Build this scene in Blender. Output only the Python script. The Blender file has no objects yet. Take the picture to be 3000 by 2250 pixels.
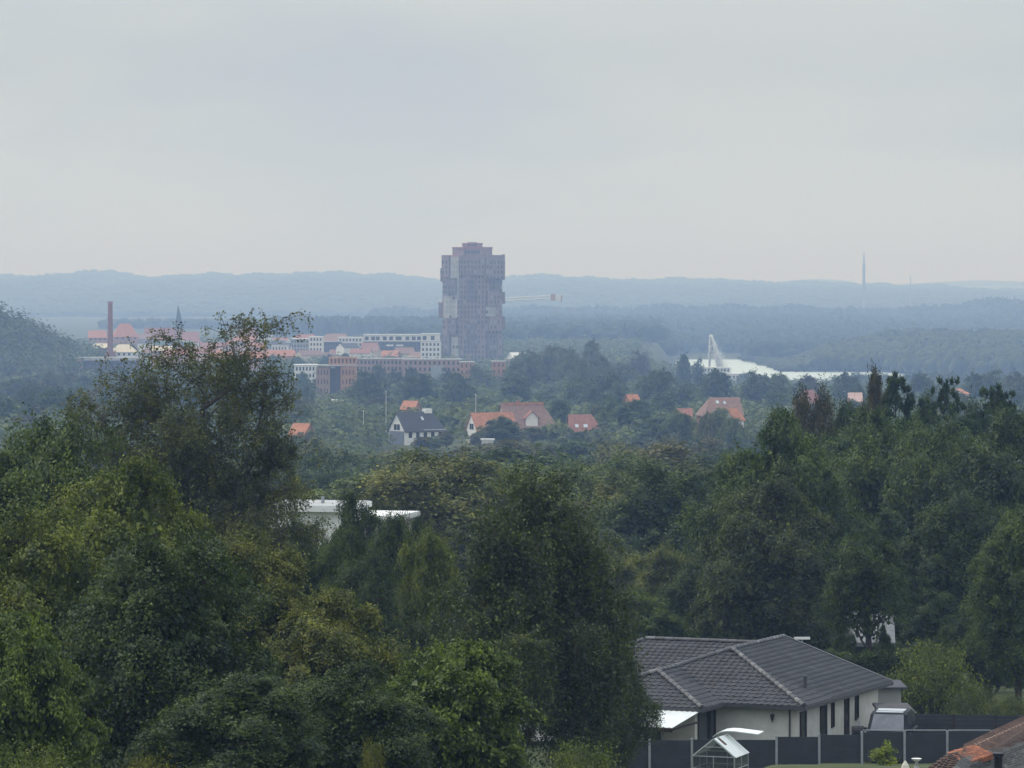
import bpy, math, random
import numpy as np
from mathutils import Vector, Matrix

S = bpy.context.scene
COL = S.collection

# ------------------------------------------------------------------ camera, sky, sun, exposure
FPX = 11667.0          # focal length in photo pixels (photo 3000 wide)
HOR = 850.0            # photo row of the horizon
CAMZ = 50.0
cam_d = bpy.data.cameras.new('camera')
cam = bpy.data.objects.new('camera', cam_d)
COL.objects.link(cam)
cam.location = (0, 0, CAMZ)
cam.rotation_euler = (math.radians(90), 0, 0)
cam_d.sensor_width = 36
cam_d.lens = 36 * FPX / 3000
cam_d.shift_y = -(1125 - HOR) / 3000
cam_d.clip_start = 1
cam_d.clip_end = 40000
S.camera = cam

SUN_EL, SUN_AZ = 48, -62          # azimuth measured from the view direction, negative = left
w = bpy.data.worlds.new('World')
S.world = w
w.use_nodes = True
nt = w.node_tree
nt.nodes.clear()
N = nt.nodes.new
L = nt.links.new


def mathn(tree, op, a, b=None):
    n = tree.nodes.new('ShaderNodeMath')
    n.operation = op
    for i, v in enumerate((a, b)):
        if v is None:
            continue
        if isinstance(v, (int, float)):
            n.inputs[i].default_value = v
        else:
            tree.links.new(v, n.inputs[i])
    return n.outputs[0]


def rampn(tree, fac, stops, interp='LINEAR'):
    r = tree.nodes.new('ShaderNodeValToRGB')
    r.color_ramp.interpolation = interp
    e = r.color_ramp.elements
    while len(e) < len(stops):
        e.new(0.5)
    for el, (p, c) in zip(e, stops):
        el.position = p
        el.color = (*c, 1)
    if fac is not None:
        tree.links.new(fac, r.inputs[0])
    return r.outputs[0]


def mixc(tree, fac, a, b, mode='MIX'):
    n = tree.nodes.new('ShaderNodeMix')
    n.data_type = 'RGBA'
    n.blend_type = mode
    for sock, v in ((n.inputs[0], fac), (n.inputs[6], a), (n.inputs[7], b)):
        if isinstance(v, (int, float)):
            sock.default_value = v
        elif isinstance(v, tuple):
            sock.default_value = (*v, 1)
        else:
            tree.links.new(v, sock)
    return n.outputs[2]


tc = N('ShaderNodeTexCoord')
sep = N('ShaderNodeSeparateXYZ')
L(tc.outputs['Generated'], sep.inputs[0])
sky = N('ShaderNodeTexSky')
sky.sky_type = 'NISHITA'
sky.sun_disc = False
sky.sun_elevation = math.radians(SUN_EL)
sky.sun_rotation = math.radians(SUN_AZ)
sky.dust_density = 4
b1 = N('ShaderNodeBackground')
b1.inputs[1].default_value = 0.10
L(sky.outputs[0], b1.inputs[0])
# overcast sheet: pale at the horizon, brighter overhead, soft broad banks of cloud
over = rampn(nt, sep.outputs[2], [(0.0, (.715, .765, .75)), (0.06, (.60, .645, .665)), (0.25, (.85, .93, 1.02)), (1.0, (1.36, 1.46, 1.60))])
mp = N('ShaderNodeMapping')
mp.inputs['Scale'].default_value = (5.0, 5.0, 17.0)
mp.inputs['Location'].default_value = (0.35, 0.2, 0.4)
L(tc.outputs['Generated'], mp.inputs[0])
nz = N('ShaderNodeTexNoise')
nz.inputs['Scale'].default_value = 1.6
nz.inputs['Detail'].default_value = 4
nz.inputs['Roughness'].default_value = 0.5
L(mp.outputs[0], nz.inputs[0])
banks = rampn(nt, nz.outputs[0], [(0.32, (.90, .93, 1.0)), (0.62, (1.03, 1.03, 1.0))], 'EASE')
cloud = mixc(nt, 1.0, over, banks, 'MULTIPLY')
b2 = N('ShaderNodeBackground')
b2.inputs[1].default_value = 1.0
L(cloud, b2.inputs[0])
ms = N('ShaderNodeMixShader')
ms.inputs[0].default_value = 0.88
L(b1.outputs[0], ms.inputs[1])
L(b2.outputs[0], ms.inputs[2])
wo = N('ShaderNodeOutputWorld')
L(ms.outputs[0], wo.inputs[0])

sd = bpy.data.lights.new('sun', 'SUN')
sd.energy = 1.5
sd.angle = math.radians(11)
sd.color = (1, .955, .88)
sun = bpy.data.objects.new('sun', sd)
COL.objects.link(sun)
_el, _az = math.radians(SUN_EL), math.radians(SUN_AZ)
_dir = Vector((math.sin(_az) * math.cos(_el), math.cos(_az) * math.cos(_el), math.sin(_el)))
sun.rotation_euler = (-_dir).to_track_quat('-Z', 'Y').to_euler()
sun.location = (-200, 100, 300)

S.view_settings.view_transform = 'Standard'
S.view_settings.look = 'None'
S.view_settings.exposure = 0.06
S.view_settings.gamma = 1.0
S.view_settings.use_curve_mapping = False
S.render.engine = 'CYCLES'
c = S.cycles
c.max_bounces = 5
c.diffuse_bounces = 3
c.glossy_bounces = 2
c.transmission_bounces = 4
c.transparent_max_bounces = 6
c.volume_bounces = 0
c.caustics_reflective = False
c.caustics_refractive = False
c.use_denoising = True
c.denoiser = 'OPENIMAGEDENOISE'
c.denoising_input_passes = 'RGB_ALBEDO_NORMAL'
c.use_adaptive_sampling = True
c.adaptive_threshold = 0.015
c.sample_clamp_indirect = 4

# ------------------------------------------------------------------ helpers


def at(x, y, D):
    """The point at depth D (metres) behind photo pixel x, y."""
    return Vector(((x - 1500) / FPX * D, D, CAMZ - (y - HOR) / FPX * D))


def col_at(x, D):
    return (x - 1500) / FPX * D


def z_at(y, D):
    return CAMZ - (y - HOR) / FPX * D


def tag(o, label=None, cat=None, group=None, kind=None):
    if label:
        o['label'] = label
    if cat:
        o['category'] = cat
    if group:
        o['group'] = group
    if kind:
        o['kind'] = kind
    return o


def thing(name, label, cat, loc=(0, 0, 0), rotz=0.0, group=None):
    o = bpy.data.objects.new(name, None)
    o.empty_display_size = 0.5
    COL.objects.link(o)
    o.location = loc
    o.rotation_euler = (0, 0, rotz)
    return tag(o, label, cat, group)


def link(name, me, parent=None, loc=None, mat4=None):
    o = bpy.data.objects.new(name, me)
    COL.objects.link(o)
    if parent is not None:
        o.parent = parent
    if mat4 is not None:
        o.matrix_local = mat4
    elif loc is not None:
        o.location = loc
    return o


def np_mesh(name, v, f, mat=None, smooth=False):
    """v: (n,3); f: (m,3) or (m,4) index array"""
    v = np.asarray(v, dtype=np.float32)
    f = np.asarray(f, dtype=np.int32)
    me = bpy.data.meshes.new(name)
    k = f.shape[1]
    me.vertices.add(len(v))
    me.vertices.foreach_set('co', v.ravel())
    me.loops.add(f.size)
    me.loops.foreach_set('vertex_index', f.ravel())
    me.polygons.add(len(f))
    me.polygons.foreach_set('loop_start', np.arange(0, f.size, k, dtype=np.int32))
    me.polygons.foreach_set('loop_total', np.full(len(f), k, dtype=np.int32))
    if smooth:
        me.polygons.foreach_set('use_smooth', np.ones(len(f), dtype=bool))
    me.update(calc_edges=True)
    if mat:
        me.materials.append(mat)
    return me


class MB:
    """Collects boxes, prisms, tubes into one mesh."""

    def __init__(s):
        s.v, s.f = [], []

    def poly(s, pts, *faces):
        n = len(s.v)
        s.v += [tuple(p) for p in pts]
        for f in faces:
            s.f.append([n + i for i in f])
        return s

    def face(s, *pts):
        return s.poly(pts, list(range(len(pts))))

    def box(s, x0, x1, y0, y1, z0, z1):
        p = [(x0, y0, z0), (x1, y0, z0), (x1, y1, z0), (x0, y1, z0), (x0, y0, z1), (x1, y0, z1), (x1, y1, z1), (x0, y1, z1)]
        return s.poly(p, [0, 3, 2, 1], [4, 5, 6, 7], [0, 1, 5, 4], [1, 2, 6, 5], [2, 3, 7, 6], [3, 0, 4, 7])

    def prism(s, ring, z0, z1):
        n = len(ring)
        p = [(x, y, z0) for x, y in ring] + [(x, y, z1) for x, y in ring]
        fs = [list(range(n - 1, -1, -1)), list(range(n, 2 * n))]
        fs += [[i, (i + 1) % n, n + (i + 1) % n, n + i] for i in range(n)]
        return s.poly(p, *fs)

    def solid(s, top, thick):
        """A plate: polygon 'top' thickened downwards along z"""
        n = len(top)
        p = [tuple(q) for q in top] + [(q[0], q[1], q[2] - thick) for q in top]
        fs = [list(range(n)), list(range(2 * n - 1, n - 1, -1))]
        fs += [[i, n + i, n + (i + 1) % n, (i + 1) % n] for i in range(n)]
        return s.poly(p, *fs)

    def tube(s, p0, p1, r0, r1=None, n=6, caps=True):
        r1 = r0 if r1 is None else r1
        p0, p1 = Vector(p0), Vector(p1)
        d = (p1 - p0)
        if d.length < 1e-6:
            return s
        d.normalize()
        a = d.cross(Vector((0, 0, 1)))
        if a.length < 1e-3:
            a = Vector((1, 0, 0))
        a.normalize()
        b = d.cross(a)
        ring = [(math.cos(2 * math.pi * i / n), math.sin(2 * math.pi * i / n)) for i in range(n)]
        p = [p0 + (a * x + b * y) * r0 for x, y in ring] + [p1 + (a * x + b * y) * r1 for x, y in ring]
        fs = [[i, (i + 1) % n, n + (i + 1) % n, n + i] for i in range(n)]
        if caps:
            fs += [list(range(n - 1, -1, -1)), list(range(n, 2 * n))]
        return s.poly(p, *fs)

    def path(s, pts, r0, r1, n=5):
        m = len(pts) - 1
        for i in range(m):
            s.tube(pts[i], pts[i + 1], r0 + (r1 - r0) * i / m, r0 + (r1 - r0) * (i + 1) / m, n, caps=(i == m - 1))
        return s

    def lathe(s, prof, n=16, cx=0, cy=0):
        p = []
        for r, z in prof:
            p += [(cx + r * math.cos(2 * math.pi * i / n), cy + r * math.sin(2 * math.pi * i / n), z) for i in range(n)]
        fs = []
        for j in range(len(prof) - 1):
            for i in range(n):
                fs.append([j * n + i, j * n + (i + 1) % n, (j + 1) * n + (i + 1) % n, (j + 1) * n + i])
        fs.append(list(range(n - 1, -1, -1)))
        fs.append([(len(prof) - 1) * n + i for i in range(n)])
        return s.poly(p, *fs)

    def mesh(s, name, mat, smooth=False):
        me = bpy.data.meshes.new(name)
        me.from_pydata(s.v, [], s.f)
        me.update()
        me.materials.append(mat)
        if smooth:
            me.polygons.foreach_set('use_smooth', [True] * len(me.polygons))
        return me

    def build(s, name, mat, parent=None, loc=None, smooth=False):
        return link(name, s.mesh(name, mat, smooth), parent, loc)


def copy_tree(o, parent=None):
    q = o.copy()
    COL.objects.link(q)
    if parent is not None:
        q.parent = parent
    for ch in list(o.children):
        copy_tree(ch, q)
    return q


# ------------------------------------------------------------------ materials
MATS = {}


def mat(name, col, rough=0.85, var=0.25, scale=3.0, spec=0.3, metal=0.0, bump=0.0, col2=None, detail=5, stretch=None, pieces=0.0):
    if name in MATS:
        return MATS[name]
    m = bpy.data.materials.new(name)
    m.use_nodes = True
    t = m.node_tree
    p = t.nodes['Principled BSDF']
    co = t.nodes.new('ShaderNodeTexCoord')
    n = t.nodes.new('ShaderNodeTexNoise')
    n.inputs['Scale'].default_value = scale
    n.inputs['Detail'].default_value = detail
    n.inputs['Roughness'].default_value = 0.62
    src = co.outputs['Object']
    if stretch:
        mpp = t.nodes.new('ShaderNodeMapping')
        mpp.inputs['Scale'].default_value = stretch
        t.links.new(src, mpp.inputs[0])
        src = mpp.outputs[0]
    t.links.new(src, n.inputs[0])
    lo = tuple(c_ * (1 - var) for c_ in col)
    hi = tuple(min(1, c_ * (1 + var)) for c_ in (col2 or col))
    base = rampn(t, n.outputs[0], [(0.3, lo), (0.7, hi)])
    if pieces:      # every tile its own shade
        oi = t.nodes.new('ShaderNodeObjectInfo')
        ge = t.nodes.new('ShaderNodeNewGeometry')
        s_ = mathn(t, 'FRACT', mathn(t, 'ADD', oi.outputs['Random'], ge.outputs['Random Per Island']))
        base = mixc(t, 1.0, base, rampn(t, s_, [(0, (1 - pieces,) * 3), (.75, (1, 1, 1)), (1, (1 + pieces * 1.6, 1 + pieces * 1.6, 1 + pieces * 1.3))]), 'MULTIPLY')
    t.links.new(base, p.inputs['Base Color'])
    p.inputs['Roughness'].default_value = rough
    p.inputs['Specular IOR Level'].default_value = spec
    p.inputs['Metallic'].default_value = metal
    if bump:
        bn = t.nodes.new('ShaderNodeBump')
        bn.inputs['Strength'].default_value = bump
        bn.inputs['Distance'].default_value = 0.02
        t.links.new(n.outputs[0], bn.inputs['Height'])
        t.links.new(bn.outputs[0], p.inputs['Normal'])
    MATS[name] = m
    return m


def leaf_mat(name, transl=0.28, var=0.26, clump=0.6, rough=0.55, spec=0.25, warm=(1.38, 1.30, 0.82), mott=1.0):
    """Leaf colour comes from the object's own colour; each leaf differs a little, sprays get painted highlights."""
    m = bpy.data.materials.new(name)
    m.use_nodes = True
    t = m.node_tree
    p = t.nodes['Principled BSDF']
    out = t.nodes['Material Output']
    oi = t.nodes.new('ShaderNodeObjectInfo')
    ge = t.nodes.new('ShaderNodeNewGeometry')
    co = t.nodes.new('ShaderNodeTexCoord')
    n = t.nodes.new('ShaderNodeTexNoise')
    n.inputs['Scale'].default_value = clump
    n.inputs['Detail'].default_value = 3
    t.links.new(co.outputs['Object'], n.inputs[0])
    k1 = rampn(t, ge.outputs['Random Per Island'], [(0, (1 - var,) * 3), (1, (1 + var, 1 + var * .9, 1 + var * .5))])
    k2 = rampn(t, n.outputs[0], [(0.34, (.60, .66, .74)), (0.64, warm)])  # warm bright and cool dark clumps put highlights into the leaf colour
    cc = mixc(t, 1.0, mixc(t, 1.0, oi.outputs['Color'], (1.18, 1.14, 1.10), 'MULTIPLY'), k1, 'MULTIPLY')
    cc = mixc(t, 1.0, cc, k2, 'MULTIPLY')
    n2 = t.nodes.new('ShaderNodeTexNoise')
    n2.inputs['Scale'].default_value = clump * 3.6
    n2.inputs['Detail'].default_value = 2
    t.links.new(co.outputs['Object'], n2.inputs[0])
    k3 = rampn(t, n2.outputs[0], [(0.38, (1 - .38 * mott, 1 - .34 * mott, 1 - .28 * mott)), (0.64, (1 + .5 * mott, 1 + .42 * mott, 1 + .12 * mott))])
    cc = mixc(t, 1.0, cc, k3, 'MULTIPLY')
    t.links.new(cc, p.inputs['Base Color'])
    p.inputs['Roughness'].default_value = rough
    p.inputs['Specular IOR Level'].default_value = spec
    tr = t.nodes.new('ShaderNodeBsdfTranslucent')
    t.links.new(mixc(t, 1.0, cc, (1.1, 1.2, .5), 'MULTIPLY'), tr.inputs[0])
    mx = t.nodes.new('ShaderNodeMixShader')
    mx.inputs[0].default_value = transl
    t.links.new(p.outputs[0], mx.inputs[1])
    t.links.new(tr.outputs[0], mx.inputs[2])
    t.links.new(mx.outputs[0], out.inputs[0])
    return m


LEAF = leaf_mat('leaf')
LEAF_MID = leaf_mat('leaf_spray', clump=0.22, var=.16, mott=.35)
LEAF_FAR = leaf_mat('leaf_mass', clump=0.12, spec=0.1, var=.14, mott=.2)
BARK = mat('bark', (.075, .06, .048), 0.9, .35, 6, bump=.4)
BIRCH_BARK = mat('birch_bark', (.10, .09, .08), 0.85, .6, 5, stretch=(1, 1, 4))
GLASS_DARK = mat('window_glass', (.03, .035, .042), 0.12, .3, 2, spec=.6)
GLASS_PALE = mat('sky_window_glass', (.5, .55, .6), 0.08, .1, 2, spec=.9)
# ------------------------------------------------------------------ terrain
BASE_D = [-400, 0, 60, 105, 125, 150, 160, 166, 180, 200, 240, 300, 350, 420, 500, 600, 700, 800, 900, 980, 1050, 1150, 1300, 1500, 1700, 2000, 2500, 3000, 4000, 7000, 17000]
BASE_Z = [48, 48, 41, 35.4, 33.4, 31.5, 30.75, 30.42, 29.9, 28.8, 26.0, 21.0, 18.0, 14.5, 11, 8, 5.5, 4.0, 5.0, 8.0, 9.5, 9.0, 6.5, 4.0, 3.2, 2.4, 2.5, 4, 3, 0, 0]


def sstep(t):
    t = np.clip(t, 0, 1)
    return t * t * (3 - 2 * t)


def prof(pts, D, trees):
    xs = np.array([(p[0] - 1500) / FPX * D for p in pts])
    zs = np.array([CAMZ - (p[1] - HOR) / FPX * D - trees for p in pts])
    return xs, zs


FAR_RIDGE = [(-2500, 815), (-1200, 800), (-400, 812), (0, 808), (150, 811), (250, 801), (330, 798), (420, 815), (560, 810), (640, 804), (720, 811), (850, 806), (960, 799), (1080, 808), (1180, 812), (1280, 822), (1400, 822), (1480, 817), (1560, 811), (1680, 813), (1760, 819), (1900, 823), (2060, 821), (2120, 824), (2200, 828), (2400, 832), (2560, 837), (2760, 838), (2785, 852), (3000, 853), (4000, 850), (5500, 840)]
BACK_RIDGE = [(-2500, 870), (1900, 860), (2200, 838), (2300, 824), (2380, 818), (2460, 822), (2520, 838), (2640, 834), (2760, 827), (2860, 822), (2940, 824), (3000, 828), (3600, 820), (5500, 815)]
NEAR_RIDGE = [(1100, 985), (1380, 985), (1470, 945), (1500, 925), (1530, 908), (1600, 904), (1700, 909), (1850, 905), (1960, 902), (2080, 904), (2300, 904), (2440, 911), (2530, 915), (2560, 909), (2680, 907), (2760, 902), (2850, 888), (2900, 884), (3000, 889), (3400, 880), (5000, 870)]
CAPE_RIDGE = [(2180, 1140), (2250, 1112), (2290, 1085), (2340, 1058), (2400, 1035), (2450, 1003), (2560, 984), (2600, 972), (2680, 965), (2800, 970), (2900, 968), (3000, 970), (3500, 960), (5000, 960)]
KNOLL_RIDGE = [(-1500, 880), (-500, 870), (-150, 872), (0, 884), (50, 900), (100, 926), (150, 945), (190, 972), (240, 1002), (275, 1045), (300, 1100), (330, 1140)]
GROVE_RIDGE = [(1420, 1120), (1500, 1075), (1560, 1045), (1640, 1012), (1700, 1005), (1780, 1020), (1830, 1050), (1880, 1090), (1950, 1130)]
HILLS = [  # ridge, distance of ridge, foot, canopy height, spread behind
    (FAR_RIDGE, 11500, 7200, 14, 1200), (BACK_RIDGE, 15500, 13000, 13, 1000), (NEAR_RIDGE, 6500, 3360, 15, 600),
    (CAPE_RIDGE, 3500, 2800, 14, 400), (KNOLL_RIDGE, 2150, 1950, 17, 160), (GROVE_RIDGE, 1850, 1650, 17, 130)]
LAKE_Z = -12.0


def gz(X, D):
    X = np.asarray(X, dtype=float)
    D = np.asarray(D, dtype=float)
    z = np.interp(D, BASE_D, BASE_Z)
    px = 1500 + X / np.maximum(D, 1) * FPX
    # little bank under the garden fence
    z = z + .38 * sstep((X - 9.2) / 1.2) * sstep((D - 138) / 8) * sstep((160 - D) / 4)
    # land falls to the lake on the right
    low = sstep((px - 1930) / 60)
    shore = sstep((D - 1500) / 900)
    z = z * (1 - low * shore) + (-9.5) * low * shore
    lake = sstep((D - 2520) / 50) * low
    z = z * (1 - lake) + (LAKE_Z - 2.5) * lake
    for pts, DR, D0, tr, back in HILLS:
        xs, zs = prof(pts, DR, tr)
        h = np.interp(X, xs, zs)
        if pts is CAPE_RIDGE:     # a low spit runs out into the lake
            h = np.maximum(h, (LAKE_Z + 1.2) - 12 * sstep((col_at(2300, 3000) - X) / 14))
        base = LAKE_Z - 2.5 if DR < 7000 and DR > 2500 else -2.5
        up = sstep((D - D0) / (DR - D0)) ** (0.35 if pts is CAPE_RIDGE else 0.8)
        hz = np.where(D < DR, base + (h - base) * up, (h + 22) * (1 - sstep((D - DR) / back)) - 22)
        z = np.where(D > D0, np.maximum(z, hz), z)
    return z


def gz1(X, D):
    return float(gz(np.array([X]), np.array([D]))[0])


GRASS = mat('meadow', (.055, .075, .03), 0.95, .4, .08, spec=.1, col2=(.075, .085, .04))


def make_ground():
    Ds = np.concatenate([np.linspace(-380, 60, 12), np.linspace(70, 260, 60), np.linspace(265, 1200, 90), np.linspace(1215, 3000, 110), np.linspace(3020, 4500, 40), np.linspace(4600, 8000, 40), np.linspace(8150, 16300, 50)])
    us = np.linspace(-1, 1, 161)
    us = np.sign(us) * (0.35 * np.abs(us) + 0.65 * np.abs(us) ** 3)
    half = 6500.0
    n, k = len(Ds), len(us)
    Dg = np.repeat(Ds[:, None], k, 1)
    # columns fan out with distance so the detail stays where it shows
    wdt = np.clip(60 + np.maximum(Dg, 0) * 0.55, 60, half)
    Xg = us[None, :] * wdt
    Xg[:, 0], Xg[:, -1] = -half, half
    Zg = gz(Xg, Dg)
    v = np.stack([Xg, Dg, Zg], -1).reshape(-1, 3)
    i = np.arange(n - 1)[:, None] * k + np.arange(k - 1)[None, :]
    f = np.stack([i, i + 1, i + k + 1, i + k], -1).reshape(-1, 4)
    tag(link('ground', np_mesh('ground', v, f, GRASS, True)), kind='structure')


make_ground()

WATER = mat('lake_water', (.58, .66, .63), 0.5, .05, .02, spec=.6, metal=.85)
b = MB()
b.face((60, 2480, LAKE_Z), (4000, 2480, LAKE_Z), (4000, 3560, LAKE_Z), (60, 3560, LAKE_Z))
tag(b.build('lake_water', WATER), kind='structure')

# pale fields on the far right slope
FIELD = mat('stubble_field', (.46, .45, .34), 0.95, .12, .01, spec=.05)

def unit(v):
    return v / np.maximum(np.linalg.norm(v, axis=-1, keepdims=True), 1e-9)


def leaf_quads(c, nrm, size, rg, aspect=.6, along=None, fold=.18, jit=.55):
    """One folded four-cornered leaf at each centre."""
    n = len(c)
    t = rg.normal(size=(n, 3)) if along is None else along + rg.normal(size=(n, 3)) * .25
    t = unit(t - (t * nrm).sum(-1, keepdims=True) * nrm)
    b_ = np.cross(nrm, t)
    s = (size * rg.uniform(1 - jit, 1 + jit, n))[:, None]
    v = np.stack([c - t * s * .5, c + b_ * s * aspect * .5 + nrm * s * fold, c + t * s * .5, c - b_ * s * aspect * .5 + nrm * s * fold], 1)
    return v.reshape(-1, 3)


def quads_mesh(name, vs, m):
    v = np.concatenate(vs)
    f = np.arange(len(v)).reshape(-1, 4)
    return np_mesh(name, v, f, m)


# ------------------------------------------------------------------ far woods (one mass each)


def blob_wood(name, xs, ds, rmean, hmean, color, seed, spike=0.0, label=None, rough=.25, hmul=None):
    """Far wood: thousands of little lumpy crowns joined in one mass."""
    rg = np.random.default_rng(seed)
    n = len(xs)
    zs = gz(xs, ds)
    seg, prof_ = 7, np.array([[0.75, 0.0], [1.0, 0.35], [0.85, 0.68], [0.45, 0.92]])
    r = rmean * rg.uniform(.65, 1.35, n)
    h = hmean * rg.uniform(.78, 1.14, n)
    if hmul is not None:
        h, r = h * hmul, r * (.5 + .5 * hmul)
    if spike:
        sp = rg.random(n) < spike
    else:
        sp = np.zeros(n, bool)
    ang = np.linspace(0, 2 * np.pi, seg, endpoint=False)
    V, per = [], 4 * seg + 1
    ph = rg.uniform(0, 6.28, n)
    allv = np.zeros((n, per, 3))
    for j, (pr, pz) in enumerate(prof_):
        rr = np.where(sp, (1.0 - pz) * .75 + .05, pr)[:, None] * r[:, None] * rg.uniform(1 - rough, 1 + rough, (n, seg))
        a = ang[None, :] + ph[:, None] + j * .4
        allv[:, j * seg:(j + 1) * seg, 0] = xs[:, None] + rr * np.cos(a)
        allv[:, j * seg:(j + 1) * seg, 1] = ds[:, None] + rr * np.sin(a)
        allv[:, j * seg:(j + 1) * seg, 2] = zs[:, None] + (h * (0.12 + .88 * pz))[:, None] + rg.uniform(-.05, .05, (n, seg)) * h[:, None]
    allv[:, -1, 0] = xs + rg.uniform(-.3, .3, n) * r
    allv[:, -1, 1] = ds
    allv[:, -1, 2] = zs + h * np.where(sp, 1.12, 1.0)
    fs = []
    for j in range(3):
        for i in range(seg):
            a, b_, c_, d_ = j * seg + i, j * seg + (i + 1) % seg, (j + 1) * seg + (i + 1) % seg, (j + 1) * seg + i
            fs += [[a, b_, c_], [a, c_, d_]]
    for i in range(seg):
        fs.append([3 * seg + i, 3 * seg + (i + 1) % seg, 4 * seg])
    fs = np.array(fs)
    f = (fs[None] + (np.arange(n) * per)[:, None, None]).reshape(-1, 3)
    me = np_mesh(name, allv.reshape(-1, 3), f, LEAF_FAR, True)
    o = link(name, me)
    o.color = (*color, 1)
    tag(o, label, 'wood', None, 'stuff')
    return o


def scatter(DR, D0, px0, px1, sp, seed, dmax=None, dens=None):
    """jittered rows of positions over a hill's front slope and just behind its ridge"""
    rg = np.random.default_rng(seed)
    xs, ds = [], []
    D = D0
    while D < (dmax or DR + 60):
        x0, x1 = col_at(px0, DR), col_at(px1, DR)
        n = max(2, int((x1 - x0) / sp))
        x = x0 + (np.arange(n) + rg.uniform(0, 1, n)) * sp
        xs.append(x)
        ds.append(D + rg.uniform(-.5, .5, n) * sp)
        D += sp * (1.0 if not dens else dens)
    xs, ds = np.concatenate(xs), np.concatenate(ds)
    z = gz(xs, ds)
    k = z > (LAKE_Z - .3 if DR < 7000 else -1.5)
    return xs[k], ds[k]


def leafy_wood(name, xs, ds, r, h, color, seed, label, per=64, leaf=1.25):
    """Low tree cover: little crowns of leaf sprays, too many to count, joined in one mass."""
    rg = np.random.default_rng(seed)
    n = len(xs)
    zs = gz(xs, ds)
    rr_ = r * rg.uniform(.6, 1.4, n)
    hh_ = h * rg.uniform(.6, 1.35, n)
    d = rg.normal(size=(n, per, 3))
    d[:, :, 2] = np.abs(d[:, :, 2]) * .9 - .15
    d /= np.linalg.norm(d, axis=-1, keepdims=True)
    lump = 1 + .22 * np.sin(d[:, :, 0] * 5 + rg.uniform(0, 6, (n, 1))) * np.sin(d[:, :, 1] * 5 + rg.uniform(0, 6, (n, 1)) + d[:, :, 2] * 3)
    k = lump * rg.uniform(.7, 1.08, (n, per))
    c_ = np.stack([xs[:, None] + d[:, :, 0] * k * rr_[:, None], ds[:, None] + d[:, :, 1] * k * rr_[:, None],
                   zs[:, None] + (hh_ * .35)[:, None] + d[:, :, 2] * k * (hh_ * .65)[:, None]], -1).reshape(-1, 3)
    nr = unit(d.reshape(-1, 3) * 1.0 + np.array([0, 0, .35]) + rg.normal(size=(n * per, 3)) * .22)
    o = link(name, quads_mesh(name, [leaf_quads(c_, nr, leaf, rg, .8)], LEAF_FAR))
    o.color = (*color, 1)
    tag(o, label, 'wood', None, 'stuff')
    return o


x_, d_ = scatter(11500, 7300, -300, 3300, 36, 1, 11200, 1.9)
blob_wood('far_hill_wood', x_, d_, 24, 14, (.045, .06, .03), 11, 0, 'hazy blue wooded ridge along the whole horizon behind the tower')
x_, d_ = scatter(11500, 11250, -300, 3300, 17, 2, 11560)
hm_ = 1 + .14 * np.sin(x_ / 43) * np.sin(x_ / 117 + 1) + .12 * np.sin(x_ / 19 + 2) + np.random.default_rng(3).uniform(-.2, .3, len(x_))
blob_wood('ridge_top_wood', x_, d_, 11, 16, (.045, .06, .03), 12, .2, 'thin line of treetops on the crest of the far blue ridge', hmul=hm_)
x_, d_ = scatter(15500, 15000, 1900, 3300, 32, 3, 15550)
blob_wood('distant_wood', x_, d_, 22, 14, (.045, .06, .03), 13, 0, 'palest most distant wooded ridge at the right end of the horizon')
x_, d_ = scatter(6500, 3400, 1300, 3250, 15, 4, 6200, 2.0)
blob_wood('lakeside_wood', x_, d_, 10, 15, (.030, .046, .024), 14, .3, 'dark blue wooded slope right of the tower beyond the lake')
x_, d_ = scatter(6500, 6220, 1100, 3250, 9.5, 41, 6560)
blob_wood('slope_top_wood', x_, d_, 6, 16, (.030, .046, .024), 41, .35, 'spiky line of treetops on the crest of the dark blue wooded slope', hmul=1 + .12 * np.sin(x_ / 17) + np.random.default_rng(4).uniform(-.15, .3, len(x_)))
x_, d_ = scatter(3500, 2790, 2180, 3200, 8.5, 5, 3570)
blob_wood('headland_wood', x_, d_, 5.8, 14, (.055, .075, .036), 15, .12, 'grey green wooded headland at right running down to the lake', hmul=.30 + .70 * sstep((x_ / d_ * FPX + 1500 - 2290) / 150))
x_, d_ = scatter(2150, 1955, -220, 310, 6.5, 6, 2210)
leafy_wood('knoll_wood', x_, d_, 5.0, 14, (.062, .088, .042), 16, 'wooded green knoll at the left edge above the long flat roofs', 80, 1.7)
x_, d_ = scatter(4100, 4040, 790, 1330, 9, 7, 4180)
blob_wood('town_edge_wood', x_, d_, 6.5, 18.5, (.04, .05, .03), 17, .15, 'dark band of trees behind the white flats left of the tower')
x_, d_ = scatter(5000, 4880, 330, 830, 12, 8, 5000)
blob_wood('town_hill_wood', x_, d_, 9, 12, (.05, .06, .035), 18, .1, 'pale blue trees behind the church spire and brick chimney')


def cover(name, px0, px1, D0, D1, sp, r, h, seed, label, per=64, leaf=1.25):
    rg = np.random.default_rng(seed)
    xs, ds = [], []
    D = D0
    while D < D1:
        a, b_ = col_at(px0, D), col_at(px1, D)
        n = int((b_ - a) / sp)
        xs.append(a + (np.arange(n) + rg.uniform(0, 1, n)) * sp)
        ds.append(D + rg.uniform(-.5, .5, n) * sp)
        D += sp * 1.5
    xs, ds = np.concatenate(xs), np.concatenate(ds)
    k = (gz(xs, ds) > LAKE_Z + 1) & (rg.random(len(xs)) < .9)
    px = 1500 + xs / ds * FPX
    for a, b_ in ((1105, 1335), (1345, 1625), (1645, 1775)):     # house plots stay open
        k &= ~((px > a) & (px < b_) & (ds < 1085))
    return leafy_wood(name, xs[k], ds[k], r, h, (.086, .114, .052), seed, label, per, leaf)


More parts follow.
